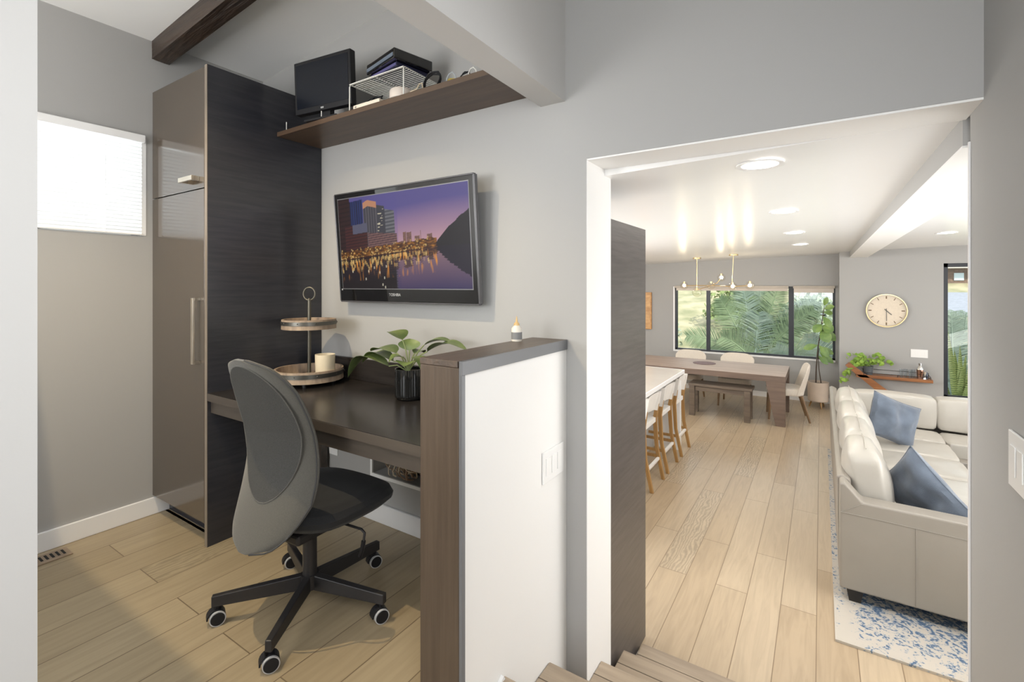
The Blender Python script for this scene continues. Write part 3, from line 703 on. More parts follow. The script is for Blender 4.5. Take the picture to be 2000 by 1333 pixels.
me.from_pydata([tuple(wm(tv).inverted() @ v) for v in vs], [], fs)
ca = me.color_attributes.new('picture', 'FLOAT_COLOR', 'POINT')
for j in range(NV+1):
    for i in range(NU+1): ca.data[j*(NU+1)+i].color = (*grid_c[i, j], 1)
ms, n_, l_, p_ = new_mat('lit_screen'); at_ = n_.new('ShaderNodeAttribute'); at_.attribute_name = 'picture'
p_.inputs['Base Color'].default_value = (.01, .01, .012, 1); p_.inputs['Roughness'].default_value = .35; l_.new(at_.outputs['Color'], p_.inputs['Emission Color']); p_.inputs['Emission Strength'].default_value = .74; p_.inputs['Specular IOR Level'].default_value = .3
me.materials.append(ms); so2 = bpy.data.objects.new('screen', me); put(so2, tv)
def text_obj(name, txt, size, mat, parent, origin, ex_, ez_, ext=.0003):
    cu = bpy.data.curves.new(name, 'FONT'); cu.body = txt; cu.size = size; cu.align_x = 'CENTER'; cu.align_y = 'CENTER'; cu.extrude = ext
    t = bpy.data.objects.new(name, cu); C.objects.link(t)
    dg = bpy.context.evaluated_depsgraph_get(); m_ = bpy.data.meshes.new_from_object(t.evaluated_get(dg)); bpy.data.objects.remove(t)
    n3 = ex_.cross(ez_); R = Matrix((ex_, ez_, n3)).transposed().to_4x4(); m_.transform(wm(parent).inverted() @ Matrix.Translation(origin) @ R)
    m_.materials.clear(); m_.materials.append(mat); o = bpy.data.objects.new(name, m_); put(o, parent); return o
m_logo = M('silver_lettering', (.75, .75, .77), .3, .5)
text_obj('logo', 'TOSHIBA', .020, m_logo, tv, TV(.445, .062, .0008), ex, ez)
slab(MB(), .014, .022, .10, .115, 0, .001).build('sticker', m_logo, tv)
MB().box(-1.86, -1.60, 1.70, WY-.001, 1.36, 1.56).build('wall_bracket', m_blackm, tv)

# two tier tray stand --------------------------------------------
ts = (-2.29, 1.553, .7425); tsx, tsy, tsz = ts
ty = thing('tiered_tray_stand', 'two-tier round wooden tray stand with a ring handle on the desk', 'tray stand', ts)
def tray(z, r, h):
    o = MB().lathe([(r-.012, z+h), (r, z+h), (r+.001, z), (.001, z), (.001, z+.012), (r-.012, z+.012), (r-.012, z+h)], (tsx, tsy, 0), 48, cap=False).build('tray', m_traywood, ty)
    MB().lathe([(r+.0015, z+h*.45), (r+.0035, z+h*.45), (r+.0035, z+h*.82), (r+.0015, z+h*.82), (r+.0015, z+h*.45)], (tsx, tsy, 0), 48, cap=False).build('metal_band', m_pewter, o)
    for k in range(10):
        t = 2*PI*k/10+.25; MB().sphere((tsx+(r+.003)*math.cos(t), tsy+(r+.003)*math.sin(t), z+h*.64), .004, 8).build('rivet', m_pewter, o)
tray(tsz+.022, .172, .058); tray(tsz+.290, .135, .050)
for k in range(4):
    t = PI/4+PI/2*k; MB().cyl((tsx+.12*math.cos(t), tsy+.12*math.sin(t), tsz), (tsx+.12*math.cos(t), tsy+.12*math.sin(t), tsz+.022), .012, seg=12).build('foot', m_dkfoot, ty)
MB().cyl((tsx, tsy, tsz+.033), (tsx, tsy, tsz+.44), .0095, seg=16).build('pole', m_olive, ty)
MB().tube([(tsx+.031*math.cos(a_)*.84, tsy+.031*math.cos(a_)*.54, tsz+.474+.034*math.sin(a_)) for a_ in [2*PI*k/28 for k in range(28)]], .0042, 10, closed=True).build('ring_handle', m_olive, ty)
MB().sphere((tsx, tsy, tsz+.443), .0095, 10).build('finial', m_olive, ty)
cp = thing('white_cup', 'small cream candle cup standing on the lower tray', 'cup', (-2.172, 1.565, .7775))
MB().lathe([(.001, .0), (.040, 0), (.047, .012), (.050, .125), (.0465, .125), (.043, .012), (.001, .010)], (-2.172, 1.565, .7775), 32, cap=False).build('cup', m_cream, cp)
MB().lathe([(.001, .10), (.044, .10), (.044, .104), (.001, .104)], (-2.172, 1.565, .7775), 24, cap=False).build('wax', M('candle_wax', (.80, .74, .58), .5), cp)

# ribbed pot plant --------------------------------------------------
pc = Vector((-1.585, 1.585, .7425))
pl = thing('potted_plant', 'leafy green plant in a black ribbed glass pot on the desk', 'plant', tuple(pc))
MB().lathe([(.001, .0), (.052, .0), (.062, .010), (.064, .025), (.064, .138), (.061, .138), (.060, .014), (.001, .012)], tuple(pc), 144, cap=False, ripple=.018, nr=36).build('ribbed_pot', M('black_ribbed_glass', (.012, .013, .014), .12, coat=.8, spec=.6), pl)
MB().lathe([(.001, .118), (.058, .118), (.058, .124), (.001, .124)], tuple(pc), 24, cap=False).build('soil', m_soil, pl)
leaves = [((0, 0, .13), (-.33, -.08, .075), .085, .30), ((0, 0, .13), (-.22, -.035, .205), .10, .10), ((0, 0, .15), (-.115, -.02, .30), .105, .12),
          ((0, 0, .15), (-.03, .03, .27), .075, .1), ((.0, .0, .14), (.30, .05, .235), .085, .16), ((0, 0, .14), (.19, .10, .25), .075, .14),
          ((0, 0, .13), (.04, -.07, .16), .07, .15), ((0, 0, .13), (-.05, -.08, .17), .06, .2), ((0, 0, .13), (.11, -.02, .12), .055, .3), ((0, 0, .13), (-.30, -.02, .14), .07, .22), ((0, 0, .13), (.02, .08, .2), .07, .2)]
stm = MB()
for i, (a, b2, w_, dr) in enumerate(leaves):
    a, b2 = Vector(a), Vector(b2); m_ = a.lerp(b2, .32)+Vector((0, 0, .03+.02*(i % 3))); m0 = pc+m_
    stm.tube([pc+a+Vector((0, 0, -.01)), pc+a.lerp(m_, .6)+Vector((0, 0, .012)), m0], .0028, 6)
    lf = MB(); leaf(lf, m0, pc+b2, w_*1.35, dr, fold=.22, n=10, shape=.8); lf.build('leaf', m_leaf, pl)
stm.build('stems', m_gstem, pl)

# glue bottle
gb = thing('glue_bottle', 'small glue bottle with a pointed nozzle behind the half wall cap', 'bottle', (-1.065, 1.60, 1.0405))
g0 = (-1.012, 1.60, 1.0405); 
gb.location = g0; WM[gb] = Matrix.Translation(g0)
MB().lathe([(.001, 0), (.020, 0), (.021, .004), (.021, .050), (.012, .062), (.001, .062)], g0, 20, cap=False).build('body', M('milky_plastic', (.70, .66, .58), .4), gb)
MB().lathe([(.0213, .008), (.0216, .008), (.0216, .036), (.0213, .036)], g0, 20, cap=False).build('label', m_label, gb)
MB().lathe([(.012, .062), (.011, .070), (.005, .075), (.0015, .098), (.0001, .099)], g0, 16, cap=True).build('nozzle', m_gluecap, gb)

# switch plates, outlet, vent, niche -------------------------------------
def plate(name, label, o_, ex_, ez_, n_, w_, h_, gangs, group=None):
    t = thing(name, label, 'light switch', tuple(o_))
    ex_, ez_, n_, o_ = Vector(ex_), Vector(ez_), Vector(n_), Vector(o_)
    def hx(u0, u1, v0, v1, d0, d1): return MB().hexa([o_+ex_*u+ez_*v+n_*d for d in (d0, d1) for (u, v) in ((u0, v0), (u1, v0), (u1, v1), (u0, v1))])
    hx(-w_/2, w_/2, -h_/2, h_/2, .0004, .006).build('cover_plate', m_plate, t, bevel=.0015)
    for g in range(gangs):
        cx = (g-(gangs-1)/2)*.046
        hx(cx-.0165, cx+.0165, -.033, .033, .0062, .0085).build('rocker', m_plate, t, bevel=.001)
    return t
plate('switch_plate', 'white three-gang switch plate on the white half wall', (-.8735, 1.640, .575), (0, 1, 0), (0, 0, 1), (1, 0, 0), .165, .118, 3)
plate('switch_plate', 'white switch plate on the grey wall at the right edge of view', (.366, 1.475, .870), (0, -1, 0), (0, 0, 1), (-1, 0, 0), .118, .125, 2)
plate('switch_plate', 'white four-gang switch plate above the wooden corner shelf', (1.155, CY, .31), (1, 0, 0), (0, 0, 1), (0, -1, 0), .185, .113, 4)
ol = thing('wall_outlet', 'white wall outlet under the desk beside the support post', 'outlet', (-2.43, WY, .34))
MB().box(-2.398, -2.325, WY-.007, WY-.0006, .285, .40).build('cover_plate', m_plate, ol, bevel=.001)
MB().box(-2.378, -2.345, WY-.0085, WY-.0072, .30, .335).box(-2.378, -2.345, WY-.0085, WY-.0072, .35, .385).build('socket', m_plate, ol, bevel=.001)
ol.location = (-2.36, WY, .285)
for ch in ol.children: ch.location = (-.07, 0, .055)
vt = thing('floor_vent', 'brown wooden floor vent with dark slots at the left wall', 'vent', (-3.0, .68, 0))
MB().box(-3.045, -2.945, .36, .765, .0003, .006).build('grille', wood('brown_vent_wood', (.30, .22, .15), (.22, .16, .11), (30, 4, 30), .4, .05), vt, bevel=.001)
sv = MB()
for k in range(18): sv.box(-3.025, -2.970, .748-k*.0195-.009, .748-k*.0195, .0062, .0068)
sv.build('slots', M('slot_black', (.006, .006, .006), .8), vt)
nf = thing('media_niche_frame', 'white framed recessed wall box under the desk full of cables', 'wall box', (-1.85, WY, .25))
MB().box(-2.045, -2.03, WY-.010, WY-.0005, .235, .48).box(-1.675, -1.655, WY-.010, WY-.0005, .235, .48).box(-2.03, -1.675, WY-.010, WY-.0005, .235, .252).box(-2.03, -1.675, WY-.010, WY-.0005, .468, .48).build('frame', m_plate, nf, bevel=.001)
MB().box(-2.0, -1.89, WY+.09, WY+.139, .27, .42).build('outlet_panel', M('cream_panel', (.62, .55, .46), .5), nf)
MB().box(-1.90, -1.70, WY+.10, WY+.139, .252, .44).build('back_box', m_black, nf)
random.seed(21)
cb_ = MB(); cc_ = MB()
for k in range(56):
    mbk = cb_ if k % 3 else cc_
    c0 = Vector((random.uniform(-1.93, -1.72), WY+random.uniform(.012, .07), random.uniform(.33, .455))); pts = []
    r1, r2, ph = random.uniform(.02, .055), random.uniform(.02, .07), random.random()*6
    for q in range(14):
        t = q*.5+ph
        p = c0+Vector((r1*math.cos(t)+q*.003*(1 if k % 2 else -.4), .018*math.sin(t*1.7), r2*math.sin(t)-q*.004))
        p.x = min(-1.685, max(-2.02, p.x)); p.z = min(.462, max(.258, p.z)); p.y = min(WY+.087, max(WY+.008, p.y)); pts.append(p)
    mbk.tube(pts, random.uniform(.0026, .0046), 6)
tag(cb_.build('cable_bundle', m_cableb), 'tangle of brown cables stuffed in the recessed box below the desk', 'cables', kind='stuff')
tag(cc_.build('cable_bundle', m_cablet), 'tangle of tan cables mixed into the recessed box below the desk', 'cables', kind='stuff')

# office chair ---------------------------------------------------------
ch = thing('office_chair', 'grey and black swivel office chair on five casters in front of the desk', 'office chair', (-1.692, 1.150, 0), rz=math.radians(3))
ZP = [(.335, .03, -.262), (.355, .11, -.255), (.39, .155, -.240), (.44, .185, -.215), (.50, .210, -.190), (.58, .214, -.172), (.65, .210, -.165), (.73, .206, -.172), (.81, .202, -.196), (.89, .190, -.225), (.945, .165, -.250), (.985, .120, -.268), (1.005, .03, -.278)]
def prof(z):
    for (a, wa, ya), (b3, wb3, yb3) in zip(ZP, ZP[1:]):
        if z <= b3: t = (z-a)/(b3-a); t = max(0, t); return wa+(wb3-wa)*t, ya+(yb3-ya)*t
    return ZP[-1][1:]
def back_pt(u, v, d=0, zs=(.335, 1.005), k=1.0):
    vv = (1-math.cos(PI*v))/2; z = zs[0]+(zs[1]-zs[0])*vv; wd, y = prof(z)
    x = (u-.5)*2
    return Vector((x*wd*k, y+.85*(x*wd)**2*1.0-d, z))
mb = MB()
mb.shell(lambda u, v: back_pt(u, v, -.012), 16, 34, lambda u, v: Vector((0, -.024*(1-(abs(u-.5)*2)**6*.9), 0)))
mb.build('backrest', m_fabric_g, ch, world=False, sub=1)
def inner(u, v, d):
    a = 2*PI*u; rr = v; z = .735+.248*rr*math.sin(a); wd, y = prof(z); x = rr*math.cos(a)*.170*(1+.06*math.sin(a))
    return Vector((x, y+.85*x*x-d, z))
def disc(mb, d, nu=40, nv=8):
    G = mb.grid(lambda u, v: inner(u, max(v, .001), d), nu, nv, closed_u=True); return G
mb = MB(); G1 = disc(mb, .0145); mb.build('mesh_panel', m_mesh_g, ch, world=False)
mb = MB(); mb.tube([inner(k/48, 1, .0135) for k in range(48)], .0022, 6, closed=True); mb.build('piping', m_fabric_g, ch, world=False)
# outline piping
mb = MB(); mb.tube([back_pt(1, v/30, .004)+Vector((.001, 0, 0)) for v in range(31)], .003, 6); mb.build('edge_seam', M('dark_seam', (.05, .05, .05), .7), ch, world=False)
# seat
def seatf(z0, z1, infl):
    def g(u, v):
        a = 2*PI*u; c, s_ = math.cos(a), math.sin(a)
        e = 2.9; den = (abs(c)**e+abs(s_)**e)**(1/e)
        x, y = c/den, s_/den
        wx = .240+.012*y; X = x*wx; Y = .060+y*.25
        return X, Y
    return g
so3 = seatf(0, 0, 0)
def seat_surface(u, v):
    X, Y = so3(u, 0)
    rings = [(0.001, .452), (.5, .452), (.82, .447), (.95, .435), (1.0, .412), (.985, .392), (.9, .372), (.70, .352), (.4, .338), (.001, .336)]
    t = v*(len(rings)-1); i = min(int(t), len(rings)-2); f_ = t-i
    k = rings[i][0]+(rings[i+1][0]-rings[i][0])*f_; z = rings[i][1]+(rings[i+1][1]-rings[i][1])*f_
    yy = .060+(Y-.060)*k
    return Vector((X*k, yy, z - .02*max(0, (yy-.15)/.13)**2 + .012*max(0, (-.08-yy)/.12)))
mb = MB(); mb.grid(seat_surface, 48, 36, closed_u=True); mb.build('seat', m_seatf, ch, world=False)
MB().box(-.09, .09, -.12, .12, .305, .345).build('tilt_mechanism', m_blackm, ch, world=False, bevel=.01)
MB().bar((0, -.10, .325), (0, -.225, .345), .07, .02).bar((0, -.222, .335), (0, -.205, .43), .07, .006).build('back_bracket', m_blackm, ch, world=False, bevel=.003)
MB().cyl((0, 0, .095), (0, 0, .315), .0265, seg=28).build('gas_lift_cover', m_blackm, ch, world=False)
lv = MB().tube([(.08, .06, .325), (.205, .075, .318), (.222, .075, .308), (.222, .070, .275)], .005, 8); lv.build('lever', m_blackm, ch, world=False)
MB().tube([(.222, .070, .28), (.218, .068, .25), (.206, .066, .218)], .0085, 8).build('lever_grip', m_black, ch, world=False)
MB().cyl((0, 0, .075), (0, 0, .128), .036, .034, 28).build('hub', m_blackm, ch, world=False)
A0 = math.radians(16-3)
for k in range(5):
    a = A0+k*2*PI/5; c, s_ = math.cos(a), math.sin(a); R = .318
    e1, e2, e3 = Vector((c, s_, 0)), Vector((-s_, c, 0)), Vector((0, 0, 1))
    mb = MB()
    P0, P1 = e1*.03, e1*(R+.018)
    mb.hexa([P0-e2*.016+e3*.072, P0+e2*.016+e3*.072, P1+e2*.012+e3*.070, P1-e2*.012+e3*.070, P0-e2*.014+e3*.128, P0+e2*.014+e3*.128, P1+e2*.011+e3*.108, P1-e2*.011+e3*.108])
    mb.build('base_arm', m_blackm, ch, world=False, bevel=.003)
    # caster
    C0 = e1*R+Vector((0, 0, .027)); ca_ = [.35, 2.5, 3.3, .55, 0.9][k]*1.0
    ca_ = [math.radians(x) for x in (-25, -25, -28, -25, -30)][k]; fx, sx = Vector((math.cos(ca_), math.sin(ca_), 0)), Vector((-math.sin(ca_), math.cos(ca_), 0))
    # wheel axis = fx (towards the viewer), twin wheels with grey tyres
    cs = MB().cyl(C0-fx*.004-e3*0, C0+fx*.004, .024, seg=20)
    cs.cyl(C0+e3*.0, C0+e3*.043, .006, seg=10)
    hood = []
    for q in range(13):
        t = PI*q/12; hood.append(C0+sx*(.0315*math.cos(t)-.004)+e3*(.0315*math.sin(t)))
    for q in range(12):
        a1, b1 = hood[q], hood[q+1]; i1, j1 = C0+(a1-C0)*.86, C0+(b1-C0)*.86
        cs.hexa([a1-fx*.021, a1+fx*.012, b1+fx*.012, b1-fx*.021, i1-fx*.021, i1+fx*.012, j1+fx*.012, j1-fx*.021])
    cst = cs.build('caster', m_black, ch, world=False)
    for sgn in (-1, 1):
        MB().cyl(C0+fx*sgn*.005, C0+fx*sgn*.019, .0268, seg=28).build('tyre', m_rubw, cst, world=False)
        MB().cyl(C0+fx*sgn*.0192, C0+fx*sgn*.0212, .0235, .022, seg=28).build('wheel_disc', m_black, cst, world=False)

# =============================================================== KITCHEN AND DINING
pc_ = thing('fridge_enclosure', 'tall smoky brown cabinet panel just beyond the doorway', 'cabinet', (-1.15, 2.3, LF))
MB().box(-.822, -.795, 2.021, 2.56, -.634, 1.562).build('side_panel', m_panel, pc_, bevel=.001)
MB().box(-1.45, -.823, 2.021, 2.54, LF, 1.55).build('carcass', m_panel, pc_)

isl = thing('kitchen_island', 'pale kitchen island with a thick white counter edge beside the stools', 'kitchen island', (-1.75, 4.4, LF))
MB().box(-2.25, -1.335, 3.0, 5.74, .245, .283).build('counter_top', m_quartz, isl, bevel=.003)
MB().box(-1.3348, -1.327, 3.0, 5.745, .243, .284).box(-2.25, -1.3348, 5.7402, 5.746, .243, .284).build('counter_edge', m_quartze, isl)
MB().box(-2.2, -1.66, 3.05, 5.64, LF, .2445).build('base_cabinet', M('island_grey', (.55, .55, .55), .5, var=.03), isl)
MB().box(-1.66, -1.36, 5.66, 5.72, LF, .2445).build('end_panel', m_quartze, isl)

def make_stool():
    t = thing('counter_stool', 'x', 'stool', (0, 0, LF), 0)
    # local: +x is the back side (towards the room), y sideways
    W2 = .185
    for s in (-1, 1):
        y = s*W2
        mb = MB(); P = [(.10, y*1.0, 0), (.035, y*.98, .30), (.03, y*.98, .60), (.055, y*.98, .72), (.075, y*.98, .84)]
        pr = [(.088, 0), (.024, .30), (.004, .585), (.028, .72), (.047, .845), (.075, .845), (.058, .70), (.043, .585), (.056, .30), (.118, 0)]
        mb.prism(pr, 'y', y-.016, y+.016)
        mb.build('rear_leg', m_stoolw, t, world=False, bevel=.003)
        MB().prism([(-.40, 0), (-.372, 0), (-.335, .60), (-.372, .60)], 'y', y-.015, y+.015).build('front_leg', m_stoolw, t, world=False, bevel=.003)
        MB().box(-.37, .02, y-.012, y+.012, .56, .60).build('side_rail', m_stoolf, t, world=False, bevel=.002)
        MB().bar((-.375, y, .22), (.055, y, .22), .018, .028).build('stretcher', m_stoolw, t, world=False)
    MB().box(.005, .035, -W2+.017, W2-.017, .555, .60).build('back_rail', m_stoolf, t, world=False, bevel=.002)
    MB().box(.048, .072, -W2+.017, W2-.017, .19, .215).build('rear_stretcher', m_stoolf, t, world=False, bevel=.002)
    MB().box(-.37, -.34, -W2+.017, W2-.017, .25, .28).build('front_stretcher', m_stoolw, t, world=False, bevel=.002)
    MB().shell(lambda u, v: Vector((-.37+.385*u, (v-.5)*2*(W2+.014), .602-.018*math.sin(PI*v))), 4, 12, lambda u, v: Vector((0, 0, .006))).build('seat', m_stoolf, t, world=False)
    # white sling wrapped round the two posts
    mb = MB(); mb.shell(lambda u, v: Vector((.020+.052*u-.026*math.sin(PI*v), (v-.5)*2*(W2+.018), .67+.185*u)), 4, 14, lambda u, v: Vector((.006, 0, 0)))
    for s in (-1, 1):
        y = s*(W2)
        mb.hexa([(.012, y-.019, .67), (.052, y-.019, .67), (.052, y+.019, .67), (.012, y+.019, .67), (.043, y-.019, .856), (.081, y-.019, .856), (.081, y+.019, .856), (.043, y+.019, .856)])
    mb.build('back_sling', m_stoolf, t, world=False)
    return t
stl = make_stool()
stls = ['white sling counter stool at the island, nearest of the three', 'white sling counter stool at the island, middle of the three', 'white sling counter stool at the island, farthest and closest to the bench']
for i, y in enumerate((4.545, 5.085, 5.65)):
    o = stl if i == 0 else copy_tree(stl)
    o.location = (-1.398, y, LF); o['label'] = stls[i]; o['category'] = 'stool'; o['group'] = 'counter stools along the island'

# dining table
dt = thing('dining_table', 'long walnut dining table with slab legs below the wide window', 'dining table', (-1.45, 7.8, LF))
TZ = .043; tx0, tx1, ty0, ty1 = -2.85, -.395, 7.33, 8.34
MB().box(tx0, tx1, ty0, ty1, TZ-.085, TZ-.004).build('table_top', m_table, dt, bevel=.004)
MB().box(tx0+.002, tx1-.002, ty0+.002, ty1-.002, TZ-.0038, TZ).build('top_glare_sheet', m_tabtop, dt)  # thin sheet carrying the painted glare of the table top
for y in (ty0+.001, ty1-.10):
    for (xo, s) in ((tx1-.002, -1), (tx0+.002, 1)):
        MB().prism([(xo, LF), (xo+s*.115, LF), (xo+s*.235, TZ-.0855), (xo, TZ-.0855)], 'y', y, y+.095).build('leg', m_table, dt, bevel=.003)
MB().box(tx0+.02, tx1-.02, 7.60, 8.05, TZ-.13, TZ-.0855).build('apron', m_table, dt)
pm = MB().lathe([(.001, 0), (.165, 0), (.168, .004), (.001, .005)], (-1.535, 7.93, TZ+.001), 40, cap=False)
tag(pm.build('placemat', M('mauve_woven_mat', (.22, .16, .17), .8, var=.25, vscale=(60, 60, 60), bump=.4, bscale=(80, 80, 80))), 'round dark woven placemat lying on the dining table', 'placemat')
bn = thing('bench', 'dark grey-brown wooden bench in front of the dining table', 'bench', (-1.2, 7.45, LF))
MB().box(-1.63, -.79, 7.285, 7.60, -.20, -.165).build('seat', m_bench, bn, bevel=.003)
MB().box(-1.54, -.87, 7.31, 7.335, -.27, -.2005).box(-1.54, -.87, 7.555, 7.58, -.27, -.2005).build('rail', m_bench, bn)
for x in (-1.585, -.855):
    for y in (7.325, 7.565): MB().box(x-.038, x+.038, y-.035, y+.035, LF, -.2005).build('leg', m_bench, bn, bevel=.003)

def make_chair(name, label, loc, rz, fab, grp=None):
    t = thing(name, label, 'dining chair', loc, rz, grp)
    # faces local -y; back at +y
    mb = MB()
    def g(u, v):
        a = 2*PI*u; c, s_ = math.cos(a), math.sin(a); e = 3.2; den = (abs(c)**e+abs(s_)**e)**(1/e); x, y = c/den*.245, s_/den*.235
        R = [(.001, .445), (.9, .45), (.98, .44), (1, .415), (1, .37), (.97, .355), (.001, .352)]
        q = v*(len(R)-1); i = min(int(q), len(R)-2); f_ = q-i; k = R[i][0]+(R[i+1][0]-R[i][0])*f_
        return Vector((x*k, y*k, R[i][1]+(R[i+1][1]-R[i][1])*f_))
    mb.grid(g, 40, 18, closed_u=True); mb.build('seat', fab, t, world=False)
    mb = MB()
    def bk(u, v):
        x = (u-.5)*2; z = .36+.43*v; wd = .235+.02*v; r_ = 1-.05*abs(x)**6*v
        return Vector((x*wd, .19+.10*v-.075*abs(x)**2.2*(1-.35*v), z*r_-.05*(abs(x)**5)*v))
    mb.shell(bk, 20, 12, lambda u, v: Vector((0, .045*(1-.75*abs((u-.5)*2)**6)*(1-.5*v**6), 0)))
    mb.build('backrest', fab, t, world=False, sub=1)
    for x, y, dx_, dy_ in ((-.2, -.19, -.015, -.02), (.2, -.19, .015, -.02), (-.19, .19, -.02, .10), (.19, .19, .02, .10)):
        MB().cyl((x+dx_, y+dy_, 0), (x, y, .358), .014, .021, 12).build('leg', M('walnut_leg', (.22, .135, .07), .4, var=.2) if not bpy.data.materials.get('walnut_leg') else bpy.data.materials['walnut_leg'], t, world=False)
    return t
make_chair('dining_chair', 'cream upholstered chair at the right end of the dining table', (-.44, 7.92, LF), math.radians(-82), m_linen)
make_chair('dining_chair', 'cream dining chair behind the table, directly behind the bench', (-1.15, 8.33, LF), 0, m_linen)
make_chair('dining_chair', 'cream dining chair behind the table, behind the round placemat', (-1.88, 8.33, LF), 0, m_linen)

# chandelier
cx_, cyy = -1.36, 7.85
lmp = thing('chandelier', 'brass branching chandelier with clear glass globes over the dining table', 'chandelier', (cx_, cyy, 1.69))
CP = [(-1.665, 8.03), (-1.085, 7.72)]
def lp(px_, y):  # point on image column in plane y
    return px_
for i, (x, y) in enumerate(CP):
    MB().lathe([(.001, 0), (.062, 0), (.062, .018), (.001, .018)], (x, y, lz(x)-.020), 24, cap=False).build('canopy', m_brass, lmp)
MB().cyl((CP[0][0], CP[0][1], 1.19), (CP[0][0], CP[0][1], lz(-1.665)-.02), .006, seg=10).build('rod', m_brass, lmp)
MB().tube([(CP[1][0], CP[1][1], lz(-1.085)-.02), (CP[1][0]-.02, CP[1][1]+.02, 1.35), (CP[1][0]-.02, CP[1][1]+.03, 1.27)], .0045, 8).build('rod', m_brass, lmp)
nodes_ = {'a': (-1.86, 8.02, 1.262), 'b': (-1.665, 8.03, 1.155), 'c': (-1.43, 7.90, 1.262), 'd': (-1.29, 7.95, 1.385), 'e': (-1.10, 7.75, 1.247), 'f': (-.86, 7.66, 1.262)}
MB().tube([nodes_['a'], nodes_['c'], nodes_['e'], nodes_['f']], .006, 8).tube([nodes_['c'], (-1.35, 7.93, 1.30), nodes_['d']], .006, 8).tube([(-1.665, 8.03, 1.19), nodes_['c']], .005, 8).build('branch', m_brass, lmp)
for k, p in nodes_.items():
    lit = k in 'adef'
    z = p[2]
    gl = MB().sphere(p, .062 if k != 'b' else .075, 20).build('glass_globe', m_gblub, lmp)
    MB().cyl((p[0], p[1], z+.035), (p[0], p[1], z+.062), .016, seg=14).build('socket', m_brass, lmp)
    if lit:
        MB().sphere((p[0], p[1], z+.004), .024, 14).build('bulb', m_bulb, lmp)
        pl_ = bpy.data.lights.new('chandelier_bulb', 'POINT'); pl_.energy = 5.0; pl_.shadow_soft_size = .03; pl_.color = (1, .85, .62)
        po = bpy.data.objects.new('chandelier_bulb', pl_); C.objects.link(po); po.location = p
# downlights in the living room ceiling
dls = ['recessed ceiling light closest to the doorway, largest in view', 'recessed ceiling light second from the doorway', 'recessed ceiling light third from the doorway', 'recessed ceiling light farthest along the row near the dining area', 'recessed ceiling light by itself right of the white beam']
for i, (x, y) in enumerate([(-.207, 2.16), (-.207, 3.62), (-.207, 5.12), (-.207, 6.60), (1.05, 6.35)]):
    d = thing('downlight', dls[i], 'ceiling light', (x, y, lz(x)), 0, 'recessed downlights of the living room')
    MB().lathe([(.070, 0), (.088, 0), (.088, -.006), (.070, -.004)], (x, y, lz(x)-.001), 32).build('trim_ring', m_base, d) if False else MB().lathe([(.068, -.001), (.088, -.001), (.088, -.006), (.068, -.004), (.068, -.001)], (x, y, lz(x)-.0012), 32, cap=False).build('trim_ring', m_base, d)
    MB().lathe([(.001, -.001), (.067, -.001), (.067, -.0035), (.001, -.0035)], (x, y, lz(x)-.0012), 32, cap=False).build('lens', m_down, d)
    a_ = bpy.data.lights.new('downlight_light', 'SPOT'); a_.energy = 22; a_.spot_size = math.radians(110); a_.spot_blend = .6; a_.shadow_soft_size = .07; a_.color = (1, .95, .88)
    ao = bpy.data.objects.new('downlight_light', a_); C.objects.link(ao); ao.location = (x, y, lz(x)-.03)

# framed art at far left
ar = thing('wall_art', 'orange oak framed art seen at an angle on the dining wall', 'picture', (-2.84, FY-.02, .45))
MB().box(-2.95, -2.735, FY-.04, FY-.001, .42, 1.13).build('frame', m_orange, ar, bevel=.003)
MB().box(-2.93, -2.755, FY-.042, FY-.0405, .44, 1.11).build('panel', wood('golden_panel', (.70, .42, .18), (.5, .26, .09), (6, 6, 20), .4, .2), ar)

# fiddle leaf fig in planter
fp = Vector((-.035, 8.83, LF))
fg = thing('fiddle_leaf_fig', 'slim fiddle leaf fig in a beige planter in front of the dark window edge', 'plant', tuple(fp))
MB().lathe([(.001, .10), (.125, .10), (.138, .115), (.145, .40), (.136, .40), (.132, .13), (.001, .13)], tuple(fp), 36, cap=False).build('planter', m_potbeige, fg)
MB().lathe([(.001, .36), (.137, .36), (.001, .37)], tuple(fp), 24, cap=False).build('soil', m_soil, fg)
for k in range(3):
    a = 2*PI*k/3+.9; MB().cyl(fp+Vector((.12*math.cos(a), .12*math.sin(a), 0)), fp+Vector((.085*math.cos(a), .085*math.sin(a), .10)), .009, .014, 10).build('leg', m_stoolw, fg)
MB().tube([fp+Vector(p) for p in ((-.03, 0, .36), (-.025, 0, .62), (0, 0, .95), (.035, 0, 1.2), (.06, 0, 1.42), (.08, 0, 1.58))], .011, 8, taper=.4).build('stem', m_stem, fg)
MB().tube([fp+Vector(p) for p in ((.04, .02, .36), (.01, .02, .60), (.0, .02, .82), (.015, .02, .92))], .008, 8, taper=.5).build('stem', m_stem, fg)
for b2, t2, w_ in (((.08, 0, 1.58), (.12, -.03, 1.72), .07), ((.08, 0, 1.54), (.21, -.04, 1.58), .09), ((.07, 0, 1.48), (.19, .03, 1.47), .08), ((.06, 0, 1.42), (.17, -.05, 1.25), .10),
                   ((.05, 0, 1.30), (-.06, -.06, 1.17), .13), ((.05, 0, 1.28), (.20, -.06, 1.20), .15), ((.04, 0, 1.22), (.14, -.07, 1.02), .16), ((.04, 0, 1.22), (.23, 0, 1.05), .13),
                   ((0, 0, .97), (-.20, -.04, .90), .10), ((.01, 0, .97), (.14, -.05, .79), .10), ((.01, 0, .95), (.20, .0, .84), .09), ((.015, .02, .86), (.20, 0, .70), .09), ((.0, .02, .80), (.13, -.04, .68), .08)):
    q = Vector((1.0, 1, 1)); b2, t2 = Vector(b2), Vector(t2)
    lf = MB(); leaf(lf, fp+b2, fp+t2, w_, .08, up=(.0, -1, .35), fold=.12, shape=1.3, n=9); lf.build('leaf', m_leaf2, fg)

